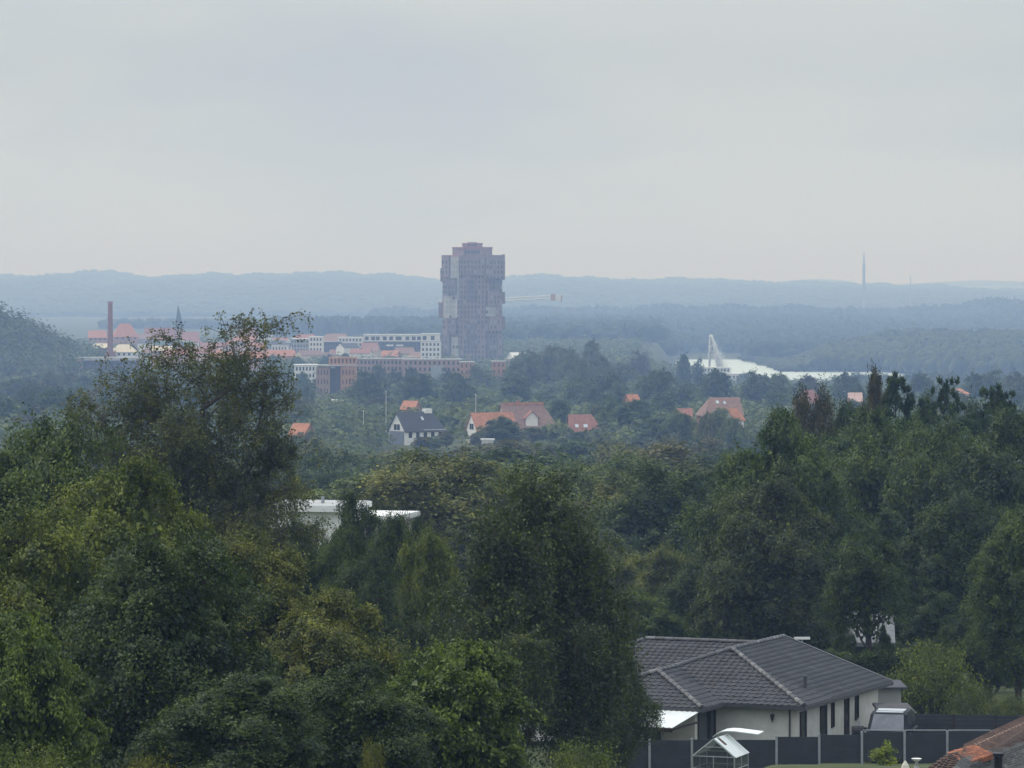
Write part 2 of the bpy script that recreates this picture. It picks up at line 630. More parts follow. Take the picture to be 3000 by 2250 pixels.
cover('low_tree_cover', -500, 3500, 985, 1640, 10.5, 6.4, 6.0, 51, 'low green gardens and hedges behind the gabled houses', 110, 1.4)
cover('town_tree_cover', -400, 1900, 1660, 3300, 13, 5.5, 7.0, 52, 'low green trees between the town buildings', 40, 1.9)
cover('shore_tree_cover', 1850, 3500, 1660, 2500, 11, 4.6, 6.0, 53, 'low green trees on the near shore of the lake')

# the woods go on beyond both edges of the view
rg_ = np.random.default_rng(61)
xs_, ds_ = [], []
D_ = 260.0
while D_ < 985:
    for p0, p1, mg in ((3060, 4300, 8.5), (-1300, -60, -8.5)):
        a_, e_ = sorted((col_at(p0, D_) + max(mg, 0), col_at(p1, D_) + min(mg, 0)))
        n_ = max(1, int((e_ - a_) / 9))
        xs_.append(a_ + (np.arange(n_) + rg_.uniform(0, 1, n_)) * 9)
        ds_.append(D_ + rg_.uniform(-4, 4, n_))
    D_ += 10
leafy_wood('side_wood', np.concatenate(xs_), np.concatenate(ds_), 5.6, 12.5, (.062, .092, .040), 62, 'dense green wood going on beyond the edges of the view', 420, .55)

# pale stubble field in the far hillside at the right
b = MB()
for (xa, xb, ya, yb, D) in ((2770, 2882, 877, 891, 9000), (2900, 3040, 858, 864, 10000), (2745, 2800, 893, 899, 8600)):
    p0, p1, p2, p3 = at(xa, yb, D), at(xb, yb - 6, D), at(xb, ya, D + 500), at(xa + 20, ya + 4, D + 500)
    b.solid([p0, p1, p2, p3], 2)
tag(b.build('field', FIELD), kind='structure')
# ------------------------------------------------------------------ foliage makers


def curve_pts(p0, p1, rg, n=4, wob=.08, sag=0.0):
    p0, p1 = np.array(p0, float), np.array(p1, float)
    ln = np.linalg.norm(p1 - p0)
    out = []
    for i in range(n + 1):
        t = i / n
        q = p0 + (p1 - p0) * t
        if 0 < i < n:
            q = q + rg.normal(size=3) * wob * ln * .5
        q[2] += sag * ln * math.sin(math.pi * t)
        out.append(q)
    return out


def broad_tree(seed, H=14, R=5, base=.18, lobes=16, clumps=16, leaves=200, leaf=.13, lm=LEAF, squash=.8, twigs=True, pointed=0.0, name='crown', core=0):
    """Rounded tree: limbs carry lobes, lobes carry sprays, sprays carry leaves."""
    rg = np.random.default_rng(seed)
    zb = H * base
    hc = (H - zb) / 2
    zc = zb + hc
    lob = []
    for i in range(lobes):
        d = unit(rg.normal(size=3))
        if i < lobes * .75:
            g = (i + .5) / (lobes * .75)
            zz = 1 - 1.75 * g
            a = i * 2.39996 + rg.uniform(-.4, .4)
            q = math.sqrt(max(0, 1 - zz * zz))
            d = np.array([q * math.cos(a), q * math.sin(a), zz])
            k = rg.uniform(.58, .80)
        else:
            k = rg.uniform(.15, .5)
        taper = 1 - pointed * max(0, d[2]) * .8
        p = np.array([d[0] * R * k * taper, d[1] * R * k * taper, zc + d[2] * hc * k])
        lob.append((p, R * rg.uniform(.24, .40) * (1 - pointed * .5 * max(0, d[2]))))
    vs = []
    tb = MB()
    tr = H * .018 + .05
    top = np.array([rg.uniform(-.3, .3), rg.uniform(-.3, .3), H * .82])
    tp = curve_pts((0, 0, -.6), top, rg, 6, .03)
    tb.path(tp, tr * 1.3, tr * .25, 7)
    for p, r in lob:
        z0 = np.clip(p[2] - np.hypot(p[0], p[1]) * .7 - .3 * r, zb * .6, H * .75)
        k = z0 / (H * .82)
        st = tp[0] + (top - tp[0]) * k
        tb.path(curve_pts(st, p, rg, 4, .08, .06), tr * (1 - .75 * k) * .55, .03, 5)
        cd = rg.normal(size=(clumps, 3))
        cd += unit(p - np.array([0, 0, zc - hc * .3]))[None] * .9 + np.array([0, 0, .35])
        cd = unit(cd)
        cp = p + cd * r * rg.uniform(.55, 1.22, clumps)[:, None] * np.array([1, 1, squash])
        if twigs:
            for q in cp[::2]:
                tb.path([p + (q - p) * .1, p + (q - p) * .6 + np.array([0, 0, .05]), q], .035, .012, 4)
        for q, dq in zip(cp, cd):
            rc = r * rg.uniform(.26, .46)
            m = int(leaves * rg.uniform(.6, 1.4))
            off = rg.normal(size=(m, 3)) * rc * np.array([.62, .62, .36])
            off += dq[None] * np.abs(rg.normal(size=(m, 1))) * rc * .45
            # sprays droop a little at their rim
            off[:, 2] -= .25 * (off[:, 0] ** 2 + off[:, 1] ** 2) / max(rc, .1)
            nrm = unit(dq[None] * .75 + np.array([0, 0, .6]) + rg.normal(size=(m, 3)) * (.5 if leaf < .3 else .3))
            vs.append(leaf_quads(q + off, nrm, leaf, rg, .62))
    if core:        # the dense dark inside of the crown
        d = unit(rg.normal(size=(core, 3))) * (rg.random((core, 1)) ** .4)
        tz = 1 - pointed * np.clip(d[:, 2:3], 0, 1) * .7
        c0 = d * np.array([R * .74, R * .74, hc * .80]) * np.concatenate([tz, tz, np.ones_like(tz)], 1) + np.array([0, 0, zc - hc * .06])
        vs.append(leaf_quads(c0, unit(rg.normal(size=(core, 3)) + np.array([0, 0, .4])), leaf * 2.0, rg, .7))
    # loose leaves on stray shoots
    ns = lobes * 5
    for i in range(ns):
        p, r = lob[rg.integers(len(lob))]
        d = unit(rg.normal(size=3) * np.array([1, 1, .8]) + unit(p - np.array([0, 0, zc])) + np.array([0, 0, .3]))
        ln = r * rg.uniform(.9, 1.55)
        m = max(4, int(leaves * .14))
        t = rg.uniform(.55, 1, m)[:, None]
        cpos = p + d * ln * t + rg.normal(size=(m, 3)) * leaf * .9
        nrm = unit(np.array([0, 0, .7]) + rg.normal(size=(m, 3)) * .7)
        vs.append(leaf_quads(cpos, nrm, leaf, rg, .6))
        if twigs:
            tb.path([p, p + d * ln], .02, .008, 3)
    return quads_mesh(name, vs, lm), tb.mesh('trunk', BARK)


def birch_tree(seed, H=17, R=4.4, limbs=22, strands=26, leaf=.085, droop=1.6, fill=1.0, top_sparse=.5, leaders=((0, 0, 1.0),), lean=0.0):
    """Weeping birch: upswept limbs with long hanging shoots of small leaves."""
    rg = np.random.default_rng(seed)
    vs, tb = [], MB()
    tips = []
    for lx, ly, lh in leaders:
        top = np.array([lx, ly, H * lh])
        tp = curve_pts((0, 0, -.6) if lh == 1.0 else (lx * .1, ly * .1, H * .25), top, rg, 7, .035)
        tb.path(tp[:-1] + [tp[-2] + (tp[-1] - tp[-2]) * .45], H * .013 + .03 if lh == 1.0 else H * .008, .012, 7)
        nl = limbs if lh == 1.0 else int(limbs * .6)
        for i in range(nl):
            k = .22 + .76 * (i + rg.uniform(0, .8)) / nl
            j = min(int(k * 7), 6)
            st = tp[j] + (tp[j + 1] - tp[j]) * (k * 7 - j)
            a = i * 2.4 + rg.uniform(-.5, .5)
            ln = R * ((1.25 - 1.05 * k) if droop > 1.5 else (1.12 - .72 * k ** 1.5)) * rg.uniform(.6, 1.12) * (1.0 if lh == 1.0 else .62)
            up = .45 + .9 * k
            d = unit(np.array([math.cos(a), math.sin(a), up]))
            e = st + d * ln
            if e[2] > H * lh * .99:
                e[2] = H * lh * rg.uniform(.9, .99)
            pts = curve_pts(st, e, rg, 4, .07, .07)
            tb.path(pts, .06 * (1.15 - k), .012, 4)
            ns = int(strands * (ln / R) * fill * (1 - top_sparse * max(0, k - .45) / .55))
            for s in range(ns):
                u = rg.uniform(.25, 1.0)
                jj = min(int(u * 4), 3)
                q = pts[jj] + (pts[jj + 1] - pts[jj]) * (u * 4 - jj)
                out = unit(rg.normal(size=3) * np.array([1, 1, .5]) + d * .5)
                sl = rg.uniform(.25, .8) * R * .22
                q2 = q + out * sl
                tips.append((q2, k))
                tb.path([q, q2], .014, .007, 3)
                dl = droop * rg.uniform(.35, 1.25) * (1.15 - .75 * k)
                m = int(10 + 26 * dl)
                t = rg.uniform(0, 1, m)
                side = unit(rg.normal(size=3) * np.array([1, 1, 0]))
                pos = q2 + np.outer(t, np.array([0, 0, -dl])) + np.outer(np.sin(t * 2) * .12 * dl, side)
                pos += rg.normal(size=(m, 3)) * np.array([.07, .07, .05]) * (1 + .6 * dl)
                nrm = unit(rg.normal(size=(m, 3)) + np.array([0, 0, .25]))
                vs.append(leaf_quads(pos, nrm, leaf, rg, .62, along=np.array([0, 0, -1.0])))
                tb.tube(q2, q2 + np.array([0, 0, -dl]) + side * .1 * dl, .007, .004, 3, False)
                # leaves round the shoot itself
                m2 = 9
                pos = q + np.outer(rg.uniform(0, 1, m2), q2 - q) + rg.normal(size=(m2, 3)) * .07
                vs.append(leaf_quads(pos, unit(rg.normal(size=(m2, 3)) + np.array([0, 0, .5])), leaf, rg, .62))
    # fine upright shoots in the top
    for q, k in [tips[i] for i in rg.integers(0, len(tips), len(tips) // 5)]:
        if k < .5:
            continue
        e = q + unit(rg.normal(size=3) * .35 + np.array([0, 0, 1])) * rg.uniform(.3, .9)
        tb.path([q, e], .012, .005, 3)
        m = 16
        pos = q + np.outer(rg.uniform(.1, 1, m), e - q) + rg.normal(size=(m, 3)) * .06
        vs.append(leaf_quads(pos, unit(rg.normal(size=(m, 3)) + np.array([0, 0, .4])), leaf, rg, .6))
    return quads_mesh('crown', vs, LEAF), tb.mesh('trunk', BIRCH_BARK)


def needle_tree(seed, H=16, R=3.4, whorls=22, spread=.9, tuft=26, leaf=.20, base=.25, rise=.25, pine=True):
    """Pine or spruce: whorls of limbs that end in tufts of needles."""
    rg = np.random.default_rng(seed)
    vs, tb = [], MB()
    tp = curve_pts((0, 0, -.5), (rg.uniform(-.3, .3), rg.uniform(-.3, .3), H), rg, 6, .02)
    tb.path(tp, H * .014 + .05, .03, 7)
    for w_ in range(whorls):
        k = base + (1 - base) * (w_ + .3) / whorls
        j = min(int(k * 6), 5)
        st = tp[j] + (tp[j + 1] - tp[j]) * (k * 6 - j)
        nb = 5 if pine else 7
        if pine:
            ln0 = R * (math.sin(math.pi * min(1, max(.05, (k - base) / (1 - base) * .82 + .15))) ** .8)
        else:
            ln0 = R * (1.02 - (k - base) / (1 - base)) ** .8
        for b_ in range(nb):
            a = w_ * 1.3 + b_ * 6.283 / nb + rg.uniform(-.4, .4)
            ln = max(.3, ln0 * (rg.uniform(.45, 1.35) if pine else rg.uniform(.6, 1.15)))
            up = rise + (.9 * k if pine else -.35 + .5 * k)
            d = unit(np.array([math.cos(a), math.sin(a), up + rg.uniform(-.15, .15)]))
            e = st + d * ln
            pts = curve_pts(st, e, rg, 3, .05, -.05 if pine else -.1)
            tb.path(pts, .05, .012, 4)
            nt_ = max(2, int(ln * (1.7 if pine else 5)))
            for i in range(nt_):
                u = rg.uniform(.6, 1.06) if pine else rg.uniform(.35, 1.04)
                q = st + (e - st) * u + rg.normal(size=3) * np.array([.28, .28, .16]) * (.5 + ln * .3)
                m = tuft
                dirs = unit(rg.normal(size=(m, 3)) * .8 + d * .5 + np.array([0, 0, .75 if pine else .1]))
                pos = q + dirs * leaf * rg.uniform(.3, 1.1, m)[:, None]
                nrm = unit(np.cross(dirs, rg.normal(size=(m, 3))))
                vs.append(leaf_quads(pos, nrm, leaf * 1.1, rg, .22, along=dirs, fold=.03))
    # leading shoot
    m = tuft * 3
    pos = tp[-1] + np.stack([rg.normal(size=m) * .1, rg.normal(size=m) * .1, rg.uniform(-.9, .5, m)], 1)
    dirs = unit(rg.normal(size=(m, 3)) * .6 + np.array([0, 0, .8]))
    vs.append(leaf_quads(pos, unit(np.cross(dirs, rg.normal(size=(m, 3)))), leaf * 1.1, rg, .25, along=dirs, fold=.03))
    return quads_mesh('crown', vs, LEAF), tb.mesh('trunk', BARK)


def bush_mesh(seed, H=2.4, R=1.6, n=60, leaves=120, leaf=.09):
    rg = np.random.default_rng(seed)
    vs, tb = [], MB()
    for i in range(n):
        d = unit(rg.normal(size=3) * np.array([1, 1, .8]) + np.array([0, 0, .45]))
        q = np.array([0, 0, H * .35]) + d * np.array([R, R, H * .6]) * rg.uniform(.45, 1.0)
        tb.path([(0, 0, -.2), q * np.array([.5, .5, .55]), q], .03, .008, 4)
        m = leaves
        off = rg.normal(size=(m, 3)) * np.array([.2, .2, .14]) * R * .8
        nrm = unit(d * .5 + np.array([0, 0, .6]) + rg.normal(size=(m, 3)) * .6)
        p = q + off
        p[:, 2] = np.maximum(p[:, 2], .03)
        vs.append(leaf_quads(p, nrm, leaf, rg, .6))
    return quads_mesh('leaves', vs, LEAF), tb.mesh('stem', BARK)


# meshes shared by the near trees -----------------------------------------------------------
NEAR = {
    'oak': [broad_tree(101, 13, 5, .02, 24, 17, 200, .165, core=9000), broad_tree(102, 13, 5, .02, 26, 16, 200, .165, pointed=.3, core=9000), broad_tree(103, 13, 5, .03, 20, 20, 200, .16, squash=.7, core=9000)],
    'maple': [broad_tree(111, 11, 4.6, .02, 26, 13, 150, .22, squash=.5, core=5000)],
    'olive': [broad_tree(121, 13, 4.6, .02, 34, 15, 170, .15, squash=.6, core=9000)],
    'birch': [birch_tree(131, 18.5, 4.9, 30, 112, .09, 1.15, 1.0, .85, ((1.1, 0, 1.0), (-1.5, .3, .86), (2.4, -.3, .84), (-2.9, .2, .80)))],
    'weeping': [birch_tree(141, 12, 4.4, 28, 98, .10, 2.7, 1.05, .15, ((.6, 0, 1.0), (-1.2, .4, .90), (1.6, -.3, .80)))],
    'pine': [needle_tree(151, 17, 3.4, 13, tuft=70, leaf=.34), needle_tree(152, 17, 3.9, 12, tuft=70, leaf=.34), needle_tree(153, 17, 3.7, 14, tuft=70, leaf=.34)],
    'spruce': [needle_tree(161, 16, 4.2, 26, base=.06, pine=False, tuft=24, leaf=.24)],
    'tall': [broad_tree(181, 12, 3.6, .36, 20, 12, 150, .15, core=2500)],
    'airy': [broad_tree(171, 12, 4.4, .1, 20, 10, 110, .15)],
}
MIDW = [broad_tree(201 + i, 14, 5.2, .03, 17 + 2 * i, 12, 52, .42, LEAF_MID, twigs=False, pointed=(0, .3, .15, .5)[i], core=1500) for i in range(4)]
FARW = [broad_tree(301 + i, 13, 5.4, .0, 20 + i, 9, 17, .66, LEAF_FAR, twigs=False, pointed=(0, .25, .1, .6)[i], core=600) for i in range(4)]


def extent(me, q=99.2):
    v = np.empty(len(me.vertices) * 3, np.float32)
    me.vertices.foreach_get('co', v)
    v = v.reshape(-1, 3)
    return float(np.percentile(v[:, 2], q)), float(np.percentile(np.hypot(v[:, 0], v[:, 1]), 96))


GROUPS_OF_MESHES = dict(NEAR, mid=MIDW, far=FARW)
SIZES = {k: [extent(c_, 99.9 if k in ('birch', 'weeping', 'pine', 'spruce') else 99.2) for c_, _t in v] for k, v in GROUPS_OF_MESHES.items()}


def plant(name, kind, var, x, ytop, half, D, color, label, group=None, rot=None, seed=0, base_z=None, cat='tree'):
    """A tree whose top shows at photo row ytop; half = half its width in photo pixels."""
    rg = random.Random(seed * 7919 + int(x * 13 + ytop))
    X = col_at(x, D)
    g = gz1(X, D) if base_z is None else base_z
    meshes = GROUPS_OF_MESHES[kind]
    H0, R0 = SIZES[kind][var % len(meshes)]
    h = max(2.0, z_at(ytop, D) - g)
    r = half / FPX * D
    if kind in ('oak', 'olive', 'maple') and (212 < D < 285 or D < 160):     # no tree is a mere column
        r = max(r, h * .29)
    crown, trunk = meshes[var % len(meshes)]
    t = thing(name, label, cat, (X, D, g - .05), rot if rot is not None else rg.uniform(0, 6.28), group)
    t.scale = (r / R0, r / R0, h / H0)
    c_ = link('crown', crown, t)
    c_.color = (*color, 1)
    link('trunk', trunk, t)
    return t
# ------------------------------------------------------------------ the near trees, one by one
DARK = (.046, .074, .033)
MIDG = (.066, .102, .038)
YELG = (.104, .134, .038)
BRIG = (.085, .128, .038)
OLIV = (.105, .125, .042)
BROW = (.066, .074, .040)
BLUG = (.042, .070, .042)
PURP = (.064, .062, .040)

plant('broadleaf_tree', 'oak', 0, 175, 1258, 200, 152, MIDG, 'dark green tree left of the tall birch, its top level with the birch middle', seed=1)
plant('broadleaf_tree', 'oak', 1, -40, 1330, 190, 148, MIDG, 'green tree cut by the left edge of the view at mid height', seed=2)
plant('birch_tree', 'birch', 0, 560, 930, 345, 170, (.090, .108, .062), 'tallest tree, a brown green birch with a thin see-through top', rot=.1)
plant('broadleaf_tree', 'oak', 2, 345, 1372, 250, 128, YELG, 'yellow green topped tree in front of the foot of the tall birch', seed=3)
plant('broadleaf_tree', 'olive', 0, 85, 1500, 210, 118, YELG, 'yellow green tree at the left edge below the dark green one', seed=4)
plant('broadleaf_tree', 'oak', 0, 470, 1600, 330, 108, DARK, 'large very dark tree filling the lower left of the view', seed=5)
plant('broadleaf_tree', 'maple', 0, 75, 1815, 165, 96, BRIG, 'fresh green bushy tree in the bottom left corner', seed=6)
plant('broadleaf_tree', 'olive', 0, 735, 1580, 240, 134, OLIV, 'olive yellow tree between the tall birch and the low white building', seed=7)
plant('broadleaf_tree', 'oak', 1, 960, 1745, 240, 124, OLIV, 'olive tree below the dark clump before the white flat-roofed building', seed=8)
plant('broadleaf_tree', 'oak', 2, 1035, 1462, 115, 198, DARK, 'dark leafed tree directly in front of the white flat-roofed building', seed=9)
plant('broadleaf_tree', 'airy', 0, 1150, 1515, 95, 192, DARK, 'small dark open tree at the right end of the white flat-roofed building', seed=10)
plant('broadleaf_tree', 'airy', 0, 925, 1530, 90, 188, DARK, 'small dark open tree hiding the middle of the low white building', seed=35)
plant('broadleaf_tree', 'oak', 2, 1080, 1640, 130, 180, DARK, 'dark tree below the two dark open trees left of the middle birch', seed=36)
plant('broadleaf_tree', 'olive', 0, 1270, 1568, 115, 175, YELG, 'small yellow green tree against the left side of the middle birch', seed=11)
plant('broadleaf_tree', 'spruce', 0, 1110, 1660, 150, 165, BLUG, 'blue green tree below the white flat-roofed building', seed=12)
plant('birch_tree', 'weeping', 0, 1552, 1386, 310, 140, (.060, .084, .042), 'weeping brown green birch in the middle with long hanging shoots', rot=1.1)
plant('broadleaf_tree', 'maple', 0, 1330, 1890, 230, 106, BRIG, 'bright green maple-like tree low in the middle before the weeping birch', seed=13)
plant('broadleaf_tree', 'oak', 2, 1040, 1960, 250, 102, DARK, 'dark green tree at the bottom edge left of the bright green one', seed=14)
plant('broadleaf_tree', 'oak', 1, 700, 1985, 270, 98, DARK, 'dark tree at the bottom edge under the olive yellow tree', seed=15)
plant('birch_tree', 'weeping', 0, 1805, 1835, 125, 149, (.060, .084, .042), 'small weeping birch with hanging shoots over the left end of the slate roof', rot=2.2)
# right of the middle
plant('broadleaf_tree', 'oak', 2, 2265, 1226, 190, 238, MIDG, 'tall dark tree with a lighter top standing behind the slate roofed bungalow', seed=20)
plant('broadleaf_tree', 'oak', 2, 2225, 1425, 225, 222, (.060, .080, .038), 'broad brown olive tree just behind the left end of the slate roof', seed=21)
plant('broadleaf_tree', 'oak', 0, 2395, 1165, 120, 305, PURP, 'purplish brown rounded tree left of the pines on the skyline', seed=22)
plant('pine_tree', 'pine', 0, 2622, 1094, 115, 290, BLUG, 'leftmost and tallest dark pine of the three on the right', rot=.4, group='dark pines at the right')
plant('broadleaf_tree', 'oak', 1, 2560, 1112, 75, 296, PURP, 'brownish rounded treetop touching the left side of the tallest pine', seed=23)
plant('pine_tree', 'pine', 1, 2768, 1104, 95, 285, BLUG, 'middle dark pine of the three on the right, with a narrow top', rot=2.2, group='dark pines at the right')
plant('pine_tree', 'pine', 2, 2930, 1128, 105, 280, BLUG, 'rightmost dark pine, its square top near the right edge', rot=3.1, group='dark pines at the right')
plant('broadleaf_tree', 'oak', 2, 2560, 1225, 190, 262, MIDG, 'large grey green tree below the tallest pine', seed=24)
plant('broadleaf_tree', 'oak', 0, 2760, 1255, 190, 255, MIDG, 'large green tree below the middle pine', seed=25)
plant('broadleaf_tree', 'oak', 1, 2935, 1225, 170, 250, DARK, 'dark tree at the right edge under the rightmost pine', seed=26)
plant('spruce_tree', 'spruce', 0, 2600, 1500, 200, 236, BLUG, 'blue green conifer with drooping limbs behind the bungalow', rot=.2)
plant('broadleaf_tree', 'olive', 0, 2800, 1460, 190, 232, DARK, 'dark green tree above the yellow green garden shrub', seed=27)
plant('broadleaf_tree', 'olive', 0, 2985, 1500, 150, 205, MIDG, 'lighter green tree cut by the right edge of the view', seed=28)
plant('broadleaf_tree', 'oak', 2, 2440, 1480, 170, 244, DARK, 'dark shaded tree between the brown olive tree and the conifer', seed=29)
plant('broadleaf_tree', 'olive', 0, 1960, 1610, 130, 262, OLIV, 'yellow olive tree right of the middle birch above the slate roof', seed=30)
plant('broadleaf_tree', 'olive', 0, 1880, 1740, 130, 238, BRIG, 'light green tree between the middle birch and the brown olive tree', seed=31)
plant('broadleaf_tree', 'oak', 0, 2080, 1455, 150, 300, MIDG, 'grey green tree left of the tall dark tree behind the bungalow', seed=32)
plant('broadleaf_tree', 'oak', 2, 2060, 1660, 140, 246, DARK, 'dark green tree just above the far ridge of the slate roof', seed=33)
plant('broadleaf_tree', 'tall', 0, 2536, 1560, 130, 198, DARK, 'dark tree with a bare lower trunk before the white house behind the bungalow', seed=34)
plant('broadleaf_tree', 'oak', 0, 1770, 1500, 150, 345, MIDG, 'mid green tree right of the middle birch top, at the near edge of the wood', seed=60)
plant('broadleaf_tree', 'oak', 1, 1905, 1470, 150, 335, DARK, 'dark green tree at the near edge of the wood left of the grey green one', seed=61)
plant('broadleaf_tree', 'olive', 0, 2010, 1440, 130, 345, MIDG, 'green tree rising left of the tall tree behind the bungalow', seed=62)
plant('broadleaf_tree', 'oak', 2, 2140, 1390, 130, 322, DARK, 'dark tree filling the gap beside the tall tree behind the bungalow', seed=63)
plant('broadleaf_tree', 'olive', 0, 1800, 1620, 140, 285, OLIV, 'olive tree close right of the middle birch', seed=64)
plant('broadleaf_tree', 'oak', 0, 1850, 1600, 120, 300, BRIG, 'bright green tree close right of the middle birch', seed=65)
plant('broadleaf_tree', 'oak', 1, 1150, 1400, 170, 420, MIDG, 'green wood tree above the low white building', seed=66)
plant('broadleaf_tree', 'oak', 0, 1330, 1410, 160, 400, DARK, 'dark green wood tree behind the left shoulder of the middle birch', seed=67)
plant('broadleaf_tree', 'oak', 2, 980, 1400, 170, 430, DARK, 'dark wood tree above the left part of the low white building', seed=68)
plant('broadleaf_tree', 'oak', 2, 1240, 1500, 130, 330, MIDG, 'green tree behind the right end of the low white building', seed=69)
plant('broadleaf_tree', 'oak', 1, 2480, 1300, 170, 275, MIDG, 'grey green tree between the tall dark tree and the tallest pine', seed=70)
plant('broadleaf_tree', 'oak', 0, 2680, 1330, 170, 268, DARK, 'dark tree between the feet of the tallest and middle pine', seed=71)
plant('broadleaf_tree', 'oak', 2, 2860, 1330, 170, 262, MIDG, 'green tree between the middle and right pine', seed=72)
plant('broadleaf_tree', 'oak', 1, 1140, 1527, 100, 186, DARK, 'dark tree hiding the wall of the right half of the low white building', seed=80)
plant('broadleaf_tree', 'oak', 0, 885, 1556, 95, 184, DARK, 'dark tree hiding the wall of the left half of the low white building', seed=81)
plant('broadleaf_tree', 'oak', 2, 1010, 1570, 110, 182, MIDG, 'dull green tree under the gap of the low white building', seed=82)
plant('broadleaf_tree', 'oak', 0, 1235, 1600, 80, 186, MIDG, 'dull green tree behind the small yellow green one', seed=83)
plant('broadleaf_tree', 'olive', 0, 2478, 1845, 40, 203, DARK, 'small dark tree at the left end of the pale roof behind the bungalow', seed=84)
plant('broadleaf_tree', 'oak', 1, 2590, 1838, 36, 203, DARK, 'small dark tree at the right end of the pale roof behind the bungalow', seed=85)
plant('broadleaf_tree', 'oak', 1, 2480, 1208, 120, 300, DARK, 'dark tree filling the skyline gap left of the tallest pine', seed=90)
plant('broadleaf_tree', 'oak', 2, 2690, 1185, 110, 300, MIDG, 'green rounded tree filling the gap between the tallest and middle pine', seed=91)
plant('broadleaf_tree', 'oak', 0, 2855, 1205, 110, 298, DARK, 'dark rounded tree filling the gap between the middle and right pine', seed=92)
plant('broadleaf_tree', 'oak', 1, 2350, 1300, 130, 270, MIDG, 'green tree touching the right side of the tall tree behind the bungalow', seed=93)
plant('broadleaf_tree', 'oak', 1, 1228, 1532, 62, 200, DARK, 'slim dark tree at the right corner of the low white building', seed=97)
plant('broadleaf_tree', 'airy', 0, 835, 1512, 80, 192, DARK, 'small dark open tree between the tall birch and the low white building', seed=98)
# undergrowth under and between the right hand trees
for i, (x, y, h, D, c_, lb) in enumerate([
        (2330, 1700, 130, 234, BLUG, 'dark tree low behind the ridge of the slate roof'),
        (2700, 1700, 120, 228, DARK, 'low dark tree behind the yellow green shrub'),
        (2900, 1720, 130, 215, DARK, 'low dark tree at the right edge below the lighter green one'),
        (2560, 1860, 120, 215, DARK, 'dark hedge-like tree at the gable end of the slate roof'),
        (2700, 1880, 110, 212, DARK, 'dark hedge-like tree left behind the yellow green shrub'),
        (2180, 1790, 120, 226, DARK, 'dark low tree touching the top of the slate roof')]):
    plant('broadleaf_tree', 'oak', i, x, y, h, D, c_, lb, seed=40 + i)

# garden shrubs ------------------------------------------------------------------------------
BUSH = [bush_mesh(401, 2.4, 1.6, 70, 130, .085), bush_mesh(402, 1.4, .8, 34, 70, .10), bush_mesh(403, 2.6, 1.7, 90, 150, .075)]


def shrub(name, var, x, ytop, half, D, color, label, group=None, rot=0.0, sink=0.0):
    X = col_at(x, D)
    g = gz1(X, D) - sink
    H0, R0 = ((2.4, 1.6), (1.4, .8), (2.6, 1.7))[var]
    t = thing(name, label, 'shrub', (X, D, g), rot, group)
    r = half / FPX * D
    t.scale = (r / R0, r / R0, max(.3, (z_at(ytop, D) - g)) / H0)
    o = link('leaves', BUSH[var][0], t)
    o.color = (*color, 1)
    link('stem', BUSH[var][1], t)
    return t


shrub('shrub', 0, 2735, 1872, 128, 186, (.105, .135, .03), 'large yellow green rounded shrub behind the dark garden fence', rot=.3)
shrub('shrub', 2, 2860, 2000, 80, 183, (.07, .095, .032), 'green shrub right of the large yellow green one', rot=1.4)
shrub('shrub', 2, 2960, 2030, 90, 181, (.08, .10, .032), 'green shrub in front of the right edge trees', rot=2.2)
shrub('shrub', 1, 2592, 2172, 38, 156, (.19, .24, .035), 'small bright yellow green shrub in front of the dark fence', rot=.8)
shrub('shrub', 0, 1705, 2165, 130, 104, YELG, 'yellow green bush at the bottom edge below the weeping birch', rot=.8)
shrub('shrub', 0, 430, 2205, 90, 92, (.13, .14, .03), 'yellow green bush at the bottom edge of the large dark tree', rot=2.8)
shrub('shrub', 2, 120, 2165, 170, 90, YELG, 'yellowish bush in the bottom left corner below the fresh green tree', rot=1.8)
shrub('shrub', 0, 1090, 2160, 45, 96, (.12, .13, .03), 'slim yellow green bush at the bottom edge', rot=1.1)
# ------------------------------------------------------------------ woods and gardens of the middle distance
rw = random.Random(77)
TINTS = [((.070, .108, .040), 'dark green'), ((.098, .135, .046), 'mid green'), ((.122, .138, .052), 'olive green'), ((.064, .100, .050), 'blue green'), ((.104, .104, .056), 'brownish green')]


def tint():
    c_, nm = TINTS[min(4, int(rw.random() ** 1.1 * 5))]
    k = rw.uniform(.76, 1.06)
    return tuple(v * k for v in c_), nm


# the wood between the weeping birch and the gabled houses, row behind row
rows = []
D = 300.0
while D < 965:
    step = 13.0 + D * .012
    x = 800 + rw.uniform(0, step) / D * FPX
    while x < 2230:
        rows.append((x, D + rw.uniform(-.4, .4) * step))
        x += step * rw.uniform(.85, 1.35) / D * FPX
    D += step * 1.05
D = 480.0
while D < 965:
    x = -90 + rw.uniform(0, 200)
    while x < 800:
        rows.append((x, D + rw.uniform(-7, 7)))
        x += rw.uniform(14, 21) / D * FPX
    D += 19
for x, D in rows:
    X = col_at(x, D)
    h = rw.uniform(11.5, 19.0)
    if D < 420:
        h *= .92
    top = HOR + (CAMZ - gz1(X, D) - h) / D * FPX
    lim = 1286 + rw.uniform(0, 40) + (30 if x < 1180 and D > 700 else 0)
    if 1120 < x < 1320:
        lim += 22
    if D > 700 or top < lim:
        top = max(top, lim)
    if 740 < x < 1240 and 200 < D < 330:
        continue
    if (gz1(X, D) + 3) > z_at(top, D):
        continue
    c_, nm = tint()
    where = 'back' if D > 650 else ('middle' if D > 430 else 'near')
    side = 'far left' if x < 800 else 'left' if x < 1300 else ('right' if x > 1750 else 'centre')
    kd = 'mid' if D > 470 else ('oak' if rw.random() < .65 else 'olive')
    plant('wood_tree', kd, rw.randrange(4), x, top, (rw.uniform(7.2, 11.5)) / D * FPX, D, c_,
          f'{nm} rounded tree in the {where} {side} of the wood', f'{nm} trees, {where} {side} wood', seed=int(x))

